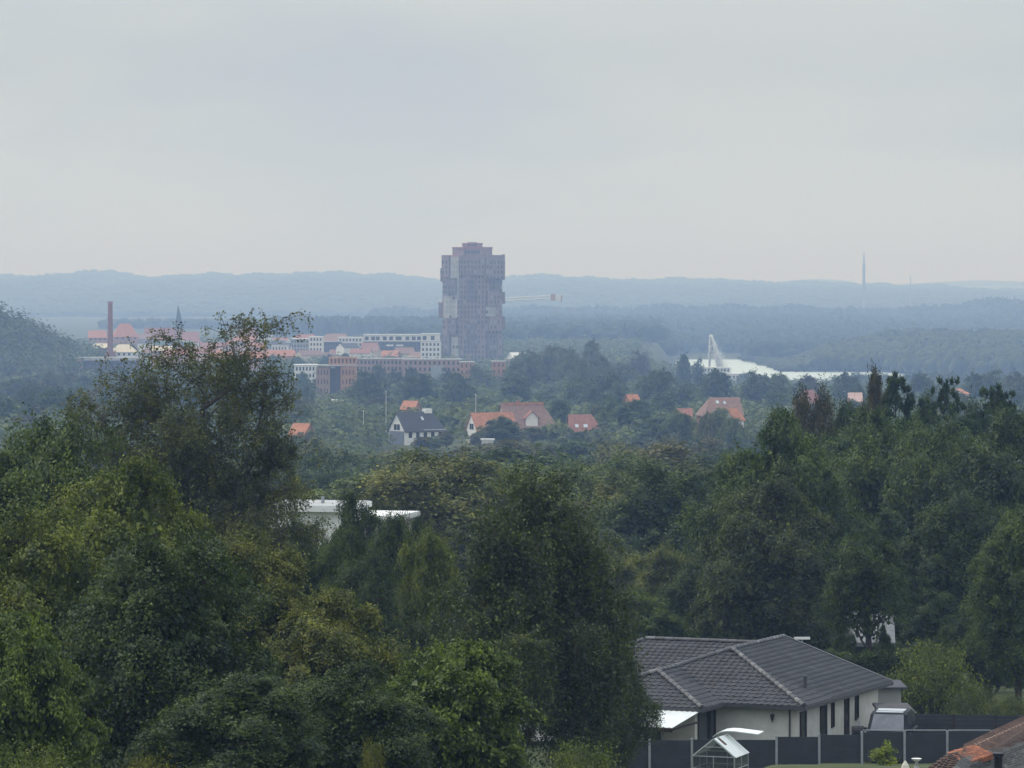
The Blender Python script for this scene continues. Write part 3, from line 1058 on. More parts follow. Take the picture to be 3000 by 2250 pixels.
# named single trees of the band behind the houses: x, top row, half width, distance, tint, kind, label
BG = (.062, .098, .044)
GR = (.10, .14, .05)
LG = (.125, .14, .07)
PB = (.085, .075, .056)
for i, (x, y, h, D, c_, vr, lb) in enumerate([
        (1082, 1090, 58, 1450, BG, 0, 'big round dark tree right of the tall brick flats'),
        (1222, 1098, 60, 1440, BG, 2, 'wide round dark tree below the low brick flats'),
        (1345, 1094, 54, 1430, BG, 0, 'round dark tree below the orange brick gable at the tower foot'),
        (1512, 1098, 56, 1440, BG, 2, 'round dark tree right of the tower foot'),
        (1600, 1150, 45, 1380, GR, 1, 'smaller green tree behind the orange roofed house'),
        (1410, 1165, 60, 1250, LG, 0, 'pale olive tree behind the orange roofed house and the black roof'),
        (1340, 1182, 45, 1220, LG, 2, 'pale olive round tree right behind the black roofed house'),
        (1640, 1172, 34, 1130, BG, 3, 'narrow dark blue green tree between orange and brown roofs'),
        (1690, 1105, 52, 1420, GR, 1, 'mid green tree behind the brown roofed house'),
        (1790, 1095, 62, 1400, BG, 0, 'dark green tree left of the little orange gable'),
        (1800, 1150, 70, 1230, BG, 2, 'broad dark tree right of the brown roofed house'),
        (1925, 1088, 66, 1360, BG, 1, 'tall dark tree right of the little orange gable'),
        (1940, 1160, 50, 1180, BG, 3, 'dark pointed tree left of the grey red roof'),
        (1873, 1030, 33, 1950, PB, 0, 'brownish round tree standing above the others right of the grove'),
        (2003, 1040, 30, 1950, BG, 3, 'slim dark tree left of the lake fountain'),
        (2045, 1052, 22, 1960, BG, 0, 'small dark tree close left of the fountain'),
        (2100, 1086, 52, 1420, BG, 1, 'dark domed tree in front of the fountain foot'),
        (2000, 1125, 60, 1350, GR, 0, 'green tree left of the dark domed tree at the fountain'),
        (2212, 1090, 50, 1450, BG, 0, 'dark domed tree right of the white lakeside house'),
        (2275, 1097, 42, 1460, GR, 1, 'green tree at the lake shore, second right of the lakeside house'),
        (2370, 1102, 40, 1470, PB, 3, 'brownish tree before the middle of the lake strip'),
        (2480, 1094, 52, 1480, BG, 2, 'dark tree on the lake shore left of the tallest pine'),
        (2700, 1096, 42, 1500, BG, 1, 'tree on the lake shore between the tallest and the middle pine'),
        (2860, 1096, 46, 1450, BG, 3, 'dark tree on the lake shore right of the middle pine'),
        (2905, 1086, 52, 1500, GR, 0, 'pale green round tree right of the middle pine'),
        (2975, 1092, 50, 1480, LG, 2, 'pale green tree at the right edge by the lake'),
        (1470, 1222, 68, 1010, BG, 2, 'round dark bush-like tree in front of the orange roofed house'),
        (2100, 1200, 70, 960, GR, 0, 'green tree in front of the grey red roof with two rooflights'),
        (1995, 1205, 55, 985, GR, 2, 'light green tree left of the grey red roof'),
        (1190, 1120, 34, 1600, LG, 1, 'pale tree between brick flats and the round dark trees'),
        (1250, 1055, 40, 2150, GR, 0, 'green tree in front of the white flats left of the tower'),
        (1130, 1050, 34, 2200, BG, 3, 'dark tree in front of the long white topped flats'),
        (1420, 1085, 44, 1750, GR, 0, 'green tree between the orange brick walls at the tower foot'),
        (980, 1195, 40, 1280, BG, 1, 'dark tree below the tall brick flats'),
        (910, 1180, 46, 1300, GR, 0, 'green tree right of the tall birch below the pale flats'),
        (960, 1235, 80, 1080, BG, 2, 'broad dark green tree left of the black roofed house'),
        (1075, 1238, 50, 1120, GR, 0, 'green tree by the flagpole left of the black roofed house'),
        (1010, 1210, 40, 1180, BG, 3, 'dark tree left of the flagpole'),
        (1310, 1218, 40, 1100, BG, 1, 'dark tree touching the right end of the black roof'),
        (2140, 1228, 45, 930, GR, 0, 'green tree in front of the white gable tip of the grey red house'),
        (1850, 1174, 66, 1060, BG, 0, 'dark blue green tree right below the little orange gable'),
        (1920, 1225, 60, 1000, BG, 1, 'dark blue green tree beside the brown rooflight house'),
        (1755, 1190, 40, 1130, LG, 1, 'pale tree at the right end of the brown roof')]):
    plant('garden_tree', 'far' if D > 1150 else 'mid', vr, x, y, h, D, c_, lb, seed=500 + i)

# trees that break up the long brick flats and the town
for i, (x, y, h, D) in enumerate([(1062, 1082, 26, 1720), (1110, 1070, 24, 1800), (1160, 1084, 30, 1700), (1206, 1078, 26, 1730), (1310, 1080, 26, 1740), (1395, 1072, 26, 1760), (1240, 1096, 30, 1650),
                                  (690, 1048, 26, 2150), (800, 1040, 30, 2200), (870, 1046, 26, 2100), (960, 1040, 26, 2200), (1010, 1036, 24, 2300), (640, 1052, 28, 2100)]):
    c_, nm = tint()
    plant('town_tree', 'far', i, x, y, h, D, c_, f'{nm} tree between the town buildings left of the tower foot', f'{nm} trees between the town buildings', seed=1300 + i)

# hedges and small trees pressed close in front of the houses
for i, (x, y, h, D) in enumerate([
        (872, 1268, 30, 955), (908, 1262, 26, 960), (1848, 1176, 28, 1150), (1880, 1172, 30, 1150), (2095, 1216, 34, 945), (2142, 1230, 34, 940), (2064, 1212, 34, 950),
        (2006, 1216, 26, 975), (2355, 1180, 34, 1150), (2392, 1184, 34, 1150), (2505, 1172, 36, 1150), (2806, 1154, 30, 1270), (2160, 1234, 30, 935), (1432, 1300, 40, 930),
        (1400, 1264, 30, 1030), (1560, 1252, 40, 1050), (1610, 1244, 34, 1060), (1700, 1264, 44, 1040), (1750, 1256, 30, 1050), (1235, 1280, 30, 1020), (1270, 1278, 36, 1020), (1308, 1262, 24, 1030)]):
    c_, nm = tint()
    plant('hedge_tree', 'mid', i, x, y, h, D, c_, f'{nm} bushy tree close in front of a house', f'{nm} bushy trees before the houses', seed=1200 + i)

# the wooded grove right of the tower, and trees round the left side gardens
for i in range(34):
    x = rw.uniform(1500, 1850)
    D = rw.uniform(1660, 1900)
    X = col_at(x, D)
    h = rw.uniform(14, 19)
    c_ = tuple(v * rw.uniform(.9, 1.15) for v in (.095, .118, .056))
    plant('grove_tree', 'far', rw.randrange(4), x, HOR + (CAMZ - gz1(X, D) - h) / D * FPX, rw.uniform(32, 50), D, c_,
          'grey green tree of the grove on the rise right of the tower', 'grove trees right of the tower', seed=600 + i)
n = 0
for i in range(420):
    D = 1060 + 900 * rw.random() ** .8
    x = rw.uniform(-60, 960) if i % 5 else rw.uniform(900, 3050)
    X = col_at(x, D)
    h = rw.uniform(6.5, 12.5)
    top = HOR + (CAMZ - gz1(X, D) - h) / D * FPX
    if x > 960 and (top < 1120 or (1120 < x < 1760 and D < 1260)):
        continue
    if 920 < x < 1050 and D < 1600:
        continue
    if D > 1600 and x < 560 and top < 1072:
        continue
    if n > 240:
        break
    n += 1
    c_, nm = tint()
    c_ = tuple(v * 1.08 for v in c_)
    side = 'beyond the birch' if x < 960 else ('behind the houses' if x < 1900 else 'near the lake')
    dist = 'farther' if D > 1500 else 'nearer'
    plant('garden_tree', 'far', rw.randrange(4), x, top, rw.uniform(3.6, 6.4) / D * FPX, D, c_,
          f'{nm} {dist} garden tree {side}', f'{nm} {dist} garden trees {side}', seed=700 + i)

# trees along the near shore of the lake: they leave only strips of water in view
for i in range(64):
    x = 1880 + 1180 * (i + rw.random()) / 64
    if 2030 < x < 2062 or 2070 < x < 2112:
        continue
    D = rw.uniform(2300, 2440)
    X = col_at(x, D)
    top = (1094 if x < 2130 else 1098 if x < 2300 else 1122 if x < 2460 else 1096 if x < 2640 else 1094) + rw.uniform(-5, 12)
    c_, nm = tint()
    plant('shore_tree', 'far', rw.randrange(4), x, top, rw.uniform(3.6, 6.5) / D * FPX, D, c_, f'{nm} tree on the near shore of the lake', f'{nm} shore trees by the lake', seed=900 + i)
# ------------------------------------------------------------------ town materials
BRICK_RED = mat('red_brick', (.26, .13, .10), .9, .25, .6)
BRICK_ORG = mat('orange_brick', (.40, .22, .13), .9, .2, .6)
BRICK_BRN = mat('brown_brick', (.34, .235, .195), .9, .25, .6)
PLASTER = mat('white_plaster', (.74, .73, .70), .9, .06, .8)
CREAM = mat('cream_plaster', (.62, .54, .40), .9, .1, .8)
CONCRETE = mat('concrete', (.34, .34, .33), .9, .15, .6)
SLATE = mat('slate', (.060, .062, .070), .7, .25, 1.5)
FELT = mat('pale_roof_felt', (.42, .42, .41), .8, .15, .5)
DARKWALL = mat('dark_cladding', (.085, .085, .09), .8, .2, .6)
TILE_ORG = mat('orange_tile', (.42, .18, .10), .85, .3, 1.2)
TILE_RED = mat('red_tile', (.28, .13, .10), .85, .3, 1.2)
TILE_BRN = mat('brown_tile', (.24, .15, .12), .8, .25, 1.2)
COPPER = mat('green_copper', (.22, .32, .28), .7, .2, .5)
WOODW = mat('white_wood', (.80, .79, .76), .7, .05, 2)
STEEL = mat('grey_steel', (.30, .32, .34), .5, .15, 2, metal=.3)
STEEL_RED = mat('faded_red_steel', (.50, .36, .33), .6, .15, 1)
STEEL_WHT = mat('white_steel', (.75, .75, .73), .6, .08, 1)
_wm = {}


def pane_mesh(wd, ht, m):
    k = (round(wd, 2), round(ht, 2), m.name)
    if k not in _wm:
        _wm[k] = MB().box(-wd / 2, wd / 2, -.06, .10, 0, ht).mesh('window', m)
    return _wm[k]


def windows(t, x0, x1, z0, z1, cols, rows, y=0.0, m=None, wf=.5, hf=.55, skip=None, rot=0.0, org=(0, 0)):
    """A grid of windows on a wall that runs from x0 to x1 at depth y; every window is a part."""
    m = m or GLASS_DARK
    cw, rh = (x1 - x0) / cols, (z1 - z0) / rows
    me = pane_mesh(cw * wf, rh * hf, m)
    for r in range(rows):
        for c_ in range(cols):
            if skip and skip(r, c_):
                continue
            o = link('window', me, t, (x0 + (c_ + .5) * cw, y, z0 + (r + .22) * rh))


def block(name, label, x0, x1, ytop, D, depth, wall, roof=None, yaw=0.0, win=None, cat='building', wm=None, edge=.35, ybase=None, wf=.5, hf=.55):
    """Flat roofed building; its front wall spans photo columns x0..x1, its top shows at row ytop."""
    X0, X1 = col_at(x0, D), col_at(x1, D)
    wd = (X1 - X0)
    g = min(gz1(X0, D), gz1(X1, D), gz1((X0 + X1) / 2, D + depth)) - .3
    t = thing(name, label, cat, ((X0 + X1) / 2, D, g), math.radians(yaw))
    ht = z_at(ytop, D) - g
    MB().box(-wd / 2, wd / 2, 0, depth, 0, ht - edge).build('wall', wall, t)
    MB().box(-wd / 2 - .25, wd / 2 + .25, -.25, depth + .25, ht - edge, ht).build('roof', roof or FELT, t)
    if win:
        cols, rows = win
        zb = max(1.0, ht - edge - rows * 3.0)
        windows(t, -wd / 2 + .4, wd / 2 - .4, zb, ht - edge, cols, rows, 0, wm, wf, hf)
    t['_w'], t['_h'] = wd, ht
    return t


def roof_mesh(wd, depth, z, rise, hip0=0.0, hip1=0.0, over=.35, thick=.22):
    """Pitched roof, ridge along x, hips of length hip0 / hip1 at the ends (0 = gable)"""
    b_ = MB()
    a0, a1, f0, f1 = -wd / 2 - over, wd / 2 + over, -over, depth + over
    zz = z - over * rise / (depth / 2)
    m = depth / 2
    r0, r1 = a0 + hip0, a1 - hip1
    b_.solid([(a0, f0, zz), (a1, f0, zz), (r1, m, z + rise), (r0, m, z + rise)], thick)
    b_.solid([(a1, f1, zz), (a0, f1, zz), (r0, m, z + rise + .003), (r1, m, z + rise + .003)], thick)
    if hip0:
        b_.solid([(a0, f1, zz), (a0, f0, zz), (r0, m, z + rise)], thick)
    if hip1:
        b_.solid([(a1, f0, zz), (a1, f1, zz), (r1, m, z + rise)], thick)
    return b_


def house(name, label, xc, yr, ye, D, wd, depth, wall, roof, yaw=0.0, hip=(0, 0), win=(4, 1), cat='house', chimney=None, sky=(), gable_win=False, skym=None, group=None):
    """Pitched roof house: ridge at photo row yr, eaves at row ye, ridge runs along its own x axis."""
    X = col_at(xc, D)
    g = gz1(X, D) - .2
    t = thing(name, label, cat, (X, D, g), math.radians(yaw), group)
    ze, zr = z_at(ye, D) - g, z_at(yr, D) - g
    ze = max(ze, 2.2)
    rise = max(1.2, zr - ze)
    y0 = -depth / 2
    b_ = MB().box(-wd / 2, wd / 2, y0, -y0, 0, ze)
    for s, hp in ((-1, hip[0]), (1, hip[1])):
        if not hp:
            x_ = s * wd / 2
            pts = [(x_, y0, ze), (x_, -y0, ze), (x_, 0, zr - .1), (x_ - s * .3, y0, ze), (x_ - s * .3, -y0, ze), (x_ - s * .3, 0, zr - .1)]
            b_.poly(pts, [0, 1, 2], [3, 5, 4], [0, 2, 5, 3], [1, 4, 5, 2])
    b_.build('wall', wall, t)
    rb = roof_mesh(wd, depth, ze, rise, hip[0], hip[1])
    rb.v = [(x_, y_ + y0, z_) for x_, y_, z_ in rb.v]
    ro = rb.build('roof', roof, t)
    if win:
        windows(t, -wd / 2 + .5, wd / 2 - .5, max(.3, ze - 2.7), ze - .1, win[0], win[1], y0, wf=.45)
    if chimney is not None:
        MB().box(chimney - .35, chimney + .35, .1, .8, zr - .9, zr + .9).build('chimney', BRICK_RED, ro)
    sl = math.atan2(rise, depth / 2)
    for sx, up, sw, sh in sky:      # rooflights on the front slope
        me = MB().box(-sw / 2, sw / 2, 0, sh, -.05, .12).mesh('rooflight', skym or GLASS_PALE)
        o = link('rooflight', me, ro)
        yy = y0 + (depth / 2) * up
        o.location = (sx, yy, ze + rise * up)
        o.rotation_euler = (sl, 0, 0)
    if gable_win:
        me = MB().box(-.08, .08, -.55, .55, 0, 1.5).mesh('window', GLASS_DARK)
        for dy in (-.7, .7):
            link('window', me, t, (-wd / 2, dy, ze - .1))
    return t, ze, zr


# ------------------------------------------------------------------ the tall tower
TW = 2450
tower = thing('high_rise_tower', 'tall dark brick residential tower with stepped top and jutting bays', 'tower', (col_at(1384, TW), TW, 0))
gt = gz1(col_at(1384, TW), TW) - .5
T_BODY = mat('tower_brick', (.26, .20, .205), .9, .25, .35)
T_DARK = mat('tower_dark_panel', (.17, .15, .17), .8, .2, .4)
T_PALE = mat('tower_pale_panel', (.40, .39, .37), .85, .2, .3)
T_TRIM = mat('tower_red_trim', (.36, .17, .19), .85, .15, .6)
T_GLASS = mat('tower_glass', (.075, .09, .105), .2, .2, 1, spec=.6)
T_GLASSP = mat('tower_pale_glass', (.30, .34, .34), .25, .2, 1, spec=.6)
RAD = 18.3


def octo(r, cut=1.0):
    k = math.tan(math.pi / 8) * r
    return [(-k, -r), (k, -r), (r, -k), (r, k), (k, r), (-k, r), (-r, k), (-r, -k)]


z745, z723, z711 = z_at(748, TW), z_at(724, TW), z_at(712, TW)
MB().prism(octo(RAD), gt, z745 - 1).build('core', T_BODY, tower)
MB().prism(octo(RAD + .5), z745 - 1, z745).build('parapet', T_TRIM, tower)
MB().prism(octo(12.2), z745, z723 - .8).build('upper_tier', T_BODY, tower)
MB().prism(octo(12.5), z723 - .8, z723).build('parapet', T_TRIM, tower)
MB().prism(octo(6.2), z723, z711 - .7).build('top_tier', T_BODY, tower)
MB().prism(octo(6.5), z711 - .7, z711).build('parapet', T_TRIM, tower)
FW = 2 * math.tan(math.pi / 8) * RAD
BAYS = {  # face angle: (u0, u1, z0, z1, depth, material)
    0: [(.0, 1., 59, 71, 1.0, T_BODY), (.02, .30, 36, 55, .9, T_BODY), (.36, .66, 44, 56, .7, T_DARK), (.70, .98, 30, 47, .8, T_BODY), (.34, .62, 14, 27, 1.0, T_DARK), (.02, .24, 10, 30, .8, T_BODY), (.72, 1., 9, 24, .9, T_BODY), (.30, .68, 30, 42, .8, T_BODY)],
    -1: [(.02, .45, 58, 71, 1.0, T_BODY), (.50, .98, 44, 70, .5, T_PALE), (.28, .86, 47.5, 57, 1.5, T_DARK), (.1, .9, 33, 46, .5, T_PALE), (.35, .85, 23, 32.5, 1.4, T_DARK), (.05, .50, 11, 22, 1.5, T_DARK), (.55, .95, 8, 21, .6, T_PALE)],
    1: [(.0, 1., 57, 71, 1.2, T_BODY), (.1, .8, 40.5, 49, 1.5, T_BODY), (.3, .95, 50, 56, .6, T_DARK), (.2, .9, 25, 33.5, 1.5, T_BODY), (.05, .6, 34, 40, .5, T_PALE), (.1, .7, 10, 23, 1.0, T_DARK)],
    -2: [(.05, .9, 55.2, 63, 1.3, T_DARK), (.2, .95, 33.2, 42, 2.3, T_BODY), (.1, .8, 64, 71, .6, T_TRIM), (.2, .9, 12, 24, .5, T_DARK)],
    2: [(.1, .95, 56.3, 71.5, 1.7, T_BODY), (.1, .9, 41.6, 48.5, 1.8, T_BODY), (.1, .8, 25.4, 33.3, 1.8, T_BODY), (.2, .8, 8, 20, .6, T_DARK)]}
rt = random.Random(5)
for fa, bays in BAYS.items():
    ang = fa * math.pi / 4
    rot = Matrix.Rotation(ang, 4, 'Z')
    for (u0, u1, z0, z1, dp, m) in bays:
        b = MB().box((u0 - .5) * FW, (u1 - .5) * FW, -RAD - dp, -RAD + .4, z0, z1)
        b.box((u0 - .5) * FW - .1, (u1 - .5) * FW + .1, -RAD - dp - .12, -RAD + .4, z1, z1 + .45)
        link('bay', b.mesh('bay', m), tower, mat4=rot)
    cols = {0: 7, -1: 5, 1: 5, -2: 3, 2: 3}[fa]
    for fl in range(21):
        zf = gt + 3.2 + fl * 3.05
        for c_ in range(cols):
            u = (c_ + .5) / cols
            dp = 0.0
            pale = False
            for (u0, u1, z0, z1, d2, m) in bays:
                if u0 < u < u1 and z0 - .8 < zf < z1 - 1.8:
                    dp, pale = max(dp, d2), m is T_PALE
            if zf > z745 - 4 or rt.random() < .12:
                continue
            wd = FW / cols * (.42 if not pale else .66)
            me = pane_mesh(wd, 1.9, T_GLASSP if (pale and rt.random() < .7) or rt.random() < .1 else T_GLASS)
            link('window', me, tower, mat4=rot @ Matrix.Translation(((u - .5) * FW, -RAD - dp - .02, zf)))
for zt, r_, n_ in ((z745, 12.2, 5), (z723, 6.2, 3)):
    me = pane_mesh(1.5, 2.2, T_GLASS)
    for i in range(n_):
        link('window', me, tower, (-.32 * r_ + .64 * r_ * i / (n_ - 1), -r_ - .02, zt + .8))

# tower crane behind it: mast hidden by the tower, jib showing at the right ------------------
CD = 2520
crane = thing('tower_crane', 'construction crane with a level jib showing on both sides behind the tower', 'crane', (col_at(1430, CD), CD, 0))
gc = gz1(col_at(1430, CD), CD) - .5
zj = z_at(880, CD)


def lattice(b_, p0, p1, wd, n, r=.09):
    p0, p1 = Vector(p0), Vector(p1)
    d = (p1 - p0) / n
    up = abs(d.normalized().z) > .7
    o = [Vector((sx * wd, sy * wd, 0)) if up else Vector((0, sx * wd, sy * wd)) for sx in (-.5, .5) for sy in (-.5, .5)]
    for q in o:
        b_.tube(p0 + q, p1 + q, r, r, 4)
    for i in range(n):
        a, e = p0 + d * i, p0 + d * (i + 1)
        for j, k in ((0, 1), (1, 3), (3, 2), (2, 0)):
            b_.tube(a + o[j], e + o[k], r * .6, r * .6, 3, False)
    return b_


lattice(MB(), (0, 0, gc), (0, 0, zj + 3), 1.9, 20).build('mast', STEEL_WHT, crane)
xe = col_at(1646, CD) - col_at(1430, CD)
xw = col_at(1279, CD) - col_at(1430, CD)
lattice(MB(), (1, 0, zj), (xe, 0, zj + 2.4), 1.8, 20, .30).build('counter_jib', STEEL_WHT, crane)
lattice(MB(), (-1, 0, zj), (xw, 0, zj - .6), 1.6, 16, .28).build('jib', STEEL_WHT, crane)
MB().box(xe - 7.0, xe - 4.2, -1.2, 1.2, zj - .2, zj + 4.0).build('counterweight', STEEL_RED, crane)
MB().box(xe - 3.4, xe - .8, -1.2, 1.2, zj - .6, zj + 3.4).build('winch_house', STEEL_WHT, crane)
MB().box(xe - .7, xe + .3, -1.1, 1.1, zj - .9, zj + 3.2).build('counterweight', STEEL_RED, crane)
MB().box(1.0, 3.0, -2.3, -.9, zj - 2.2, zj).build('cab', GLASS_DARK, crane)
MB().tube((xw + 1, 0, zj - .6), (xw + 1, 0, zj - 2.5), .5, .2).tube((xw + .3, 0, zj), (xw + .3, 0, zj + 2.6), .3, .1).build('hook', STEEL, crane)

# chimney, spire, mast ----------------------------------------------------------------------------
ND = 2100
t = thing('brick_chimney', 'tall slim red brick factory chimney at the left', 'chimney', (col_at(323, ND), ND, gz1(col_at(323, ND), ND) - .5))
h = z_at(883, ND) - t.location.z
MB().lathe([(1.75, 0), (1.65, h * .3), (1.25, h - 1.6), (1.25, h - 1.5)], 14).build('shaft', BRICK_RED, t, smooth=True)
MB().lathe([(1.42, h - 1.5), (1.42, h - .9), (1.30, h - .9), (1.30, h)], 14).build('cap', T_TRIM, t)
MB().box(-2.4, 2.4, -2.4, 2.4, 0, z_at(1030, ND) - t.location.z).build('base', BRICK_RED, t)

SD = 3100
t = thing('church', 'distant church with a thin green spire', 'church', (col_at(526, SD), SD, gz1(col_at(526, SD), SD) - 1))
g = t.location.z
MB().box(-3.2, 3.2, -3.2, 3.2, 0, z_at(962, SD) - g).build('tower', BRICK_BRN, t)
zt = z_at(962, SD) - g
MB().poly([(-3.4, -3.4, zt), (3.4, -3.4, zt), (3.4, 3.4, zt), (-3.4, 3.4, zt), (-1.2, 0, z_at(892, SD) - g)], [0, 1, 4], [1, 2, 4], [2, 3, 4], [3, 0, 4], [3, 2, 1, 0]).build('spire', mat('dark_spire', (.07, .085, .08), .8, .2, 1), t)
b = roof_mesh(26, 12, z_at(990, SD) - g, 8)
b.v = [(x_ - 14, y_ - 6, z_) for x_, y_, z_ in b.v]
b.build('nave_roof', TILE_RED, t)
MB().box(-27, -1, -6, 6, 0, z_at(990, SD) - g - .1).build('wall', BRICK_RED, t)

MD_ = 7800
t = thing('radio_mast', 'thin radio mast standing alone on the far ridge at the right', 'mast', (col_at(2531, MD_), MD_, gz1(col_at(2531, MD_), MD_) - 2))
g = t.location.z
lattice(MB(), (0, 0, 0), (0, 0, z_at(775, MD_) - g), 3.4, 20, 1.0).tube((0, 0, 0), (0, 0, z_at(775, MD_) - g), 1.3, 1.1, 6).build('lattice', STEEL, t)
MB().tube((0, 0, z_at(775, MD_) - g), (0, 0, z_at(755, MD_) - g), 1.9, 1.7, 8).build('antenna_drum', STEEL, t)
MB().tube((0, 0, z_at(755, MD_) - g), (0, 0, z_at(740, MD_) - g), 1.5, .9, 6).build('tip', STEEL, t)
t = thing('radio_mast', 'very faint short mast on the horizon right of the tall radio mast', 'mast', (col_at(2668, MD_), MD_, gz1(col_at(2668, MD_), MD_) - 2))
MB().tube((0, 0, 0), (0, 0, z_at(806, MD_) - t.location.z), 1.4, .6, 6).build('pole', STEEL, t)

# ------------------------------------------------------------------ town, left to right
block('long_building', 'long low building with pale flat roof at the left edge', -60, 158, 1038, 2250, 14, DARKWALL, FELT, 0, (16, 2), edge=1.4)
block('low_building', 'small bluish grey flat roofed building below the wooded knoll', 150, 208, 1062, 2150, 12, CONCRETE, FELT, 0, (5, 1))
t = block('factory_hall', 'long grey roofed hall right of the chimney with an orange brick end', 220, 412, 1047, 2050, 16, DARKWALL, FELT, 0, (18, 2), edge=1.6)
MB().box(-t['_w'] / 2 - .6, -t['_w'] / 2 + 4.0, -.5, 6, 0, t['_h'] - .6).build('end_wall', BRICK_ORG, t)
house('villa', 'white villa with a wide cream hipped roof right of the chimney', 362, 1009, 1030, 2200, 15, 11, PLASTER, CREAM, 8, (5, 5), (5, 1))
house('brick_house', 'pink brick house with a cream roof touching the chimney on its left', 300, 1006, 1018, 2220, 9, 8, BRICK_RED, CREAM, -6, (0, 0), (3, 2))
house('hall', 'large orange red roof behind the chimney like a church hall', 366, 948, 985, 3000, 19, 15, BRICK_ORG, TILE_ORG, 12, (6, 6), (4, 1))
house('red_roof_house', 'pinkish orange roofed houses left of the chimney top', 289, 968, 988, 3050, 15, 10, BRICK_ORG, TILE_ORG, 0, (0, 3), (4, 1))
house('red_roof_house', 'long low roof between the chimney and the church spire', 440, 978, 992, 3050, 17, 10, BRICK_BRN, TILE_BRN, 0, (0, 0), (5, 1))
house('red_roof_house', 'red roofed house directly right of the church spire', 556, 972, 990, 3000, 13, 10, PLASTER, TILE_RED, 5, (0, 0), (4, 1))
block('town_hall', 'pale building with a green copper roof below the church spire', 452, 560, 1000, 2600, 14, CREAM, COPPER, 0, (10, 2), edge=2.2)
house('orange_house', 'orange walled low house below the green copper roof', 475, 1014, 1026, 2300, 11, 9, BRICK_ORG, CREAM, 0, (0, 0), (4, 1))
house('red_roof_house', 'pale red roof seen through the right side of the birch top', 728, 960, 984, 2900, 14, 11, PLASTER, TILE_RED, -10, (3, 3), (4, 1))
block('white_shop', 'small white building right of the pale red roof', 756, 797, 979, 2850, 8, PLASTER, FELT, 0, (4, 1))
house('red_brick_house', 'orange red house in front of the grey town roofs', 738, 1030, 1048, 2150, 12, 9, BRICK_ORG, TILE_ORG, 6, (0, 0), (4, 1))
for (x0, x1, y, D, wl, rf, wn, lb) in [
        (690, 760, 1000, 2750, BRICK_BRN, FELT, (7, 3), 'brown town block left of the white flats'),
        (765, 830, 996, 2700, CONCRETE, FELT, (7, 3), 'grey town block left of the white flats'),
        (795, 842, 1012, 2500, PLASTER, FELT, (5, 3), 'small white town block in front of the grey one'),
        (850, 906, 992, 2650, CONCRETE, WOODW, (6, 4), 'grey flats with a white top left of the white stair tower'),
        (905, 946, 986, 2450, PLASTER, WOODW, (4, 6), 'narrow white block of flats like a stair tower'),
        (948, 1000, 1000, 2560, DARKWALL, FELT, (6, 4), 'dark flats between two white blocks'),
        (990, 1062, 988, 2620, PLASTER, WOODW, (7, 4), 'white flats left of the long white topped flats')]:
    block('apartment_block', lb, x0, x1, y, D, 14, wl, rf, 0, wn)
# the long block with a white top floor, balconies below
t = block('apartment_block', 'long dark flats with a white top floor and white balconies', 1066, 1236, 1000, 2600, 14, DARKWALL, FELT, 0, (14, 4), wf=.45)
wd, ht = t['_w'], t['_h']
MB().box(-wd / 2, wd / 2, -.5, 13, ht, ht + 4.0).build('top_floor', PLASTER, t)
MB().box(-wd / 2 - .3, wd / 2 + .3, -1.0, 13.4, ht + 4.0, ht + 4.6).build('top_roof', WOODW, t)
me = pane_mesh(2.4, 2.3, GLASS_DARK)
for i, u in enumerate((.05, .16, .24, .36, .47, .58, .62, .75, .86, .95)):
    link('window', me, t, (-wd / 2 + u * wd, -.52, ht + .8))
for (u, k) in ((.06, 1), (.1, 2.2), (.06, 3.3), (.45, 1), (.62, 1), (.80, 2.2)):
    MB().box(-wd / 2 + u * wd - 2.3, -wd / 2 + u * wd + 2.3, -1.7, 0, ht - k * 3.0 - .2, ht - k * 3.0 + .9).build('balcony', WOODW, t)
t = block('apartment_block', 'cream white flats touching the left foot of the tower', 1232, 1291, 1000, 2380, 13, PLASTER, FELT, 0, (5, 4))
MB().box(-t['_w'] / 2 + .5, t['_w'] / 2 - .5, .5, 12, t['_h'], t['_h'] + 4.2).build('top_floor', PLASTER, t)
MB().box(-t['_w'] / 2 + .2, t['_w'] / 2 - .2, .2, 12.3, t['_h'] + 4.2, t['_h'] + 4.7).build('top_roof', WOODW, t)
me = pane_mesh(2.2, 2.4, GLASS_DARK)
for u in (-.3, .1):
    link('window', me, t, (u * t['_w'], .48, t['_h'] + .8))

# brick flats in front of the tower
t = thing('brick_flats', 'tall brown and orange brick flats left below the tower', 'building', (col_at(984, 1600), 1600, gz1(col_at(984, 1600), 1600) - .3))
g, k = t.location.z, 1600 / FPX
zt = z_at(1076, 1600) - g
MB().box(-58 * k, -18 * k, 0, 12, 0, zt).build('brown_wing', BRICK_BRN, t)
MB().box(-18 * k, -2 * k, 1.5, 12, 0, zt - .4).build('shaded_recess', T_GLASS, t)  # recessed strip, its shade put into a dark colour
MB().box(-2 * k, 14 * k, .6, 12, 0, zt + .2).build('grey_wing', DARKWALL, t)
MB().box(14 * k, 58 * k, -.6, 12, 0, zt + .5).build('lit_orange_wing', BRICK_ORG, t)  # orange brick, with the lit look of this face put into the colour
MB().box(-58 * k - .2, 58 * k + .2, -.8, 12.2, zt + .5, zt + .9).build('roof', FELT, t)
MB().box(-22 * k, 60 * k, 4, 13, zt + .9, z_at(1047, 1600) - g).build('top_floor', BRICK_ORG, t)
windows(t, -56 * k, -20 * k, .5, zt, 4, 4, 0, None, .28, .5)
windows(t, 16 * k, 56 * k, .5, zt, 4, 4, -.6, None, .28, .5)
windows(t, -20 * k, 58 * k, zt + .9, z_at(1047, 1600) - g, 7, 1, 4, None, .4, .6)
t = block('brick_flats', 'low brick flats behind the tall brown and orange ones', 1040, 1180, 1050, 1900, 12, BRICK_BRN, FELT, 0, (12, 3))
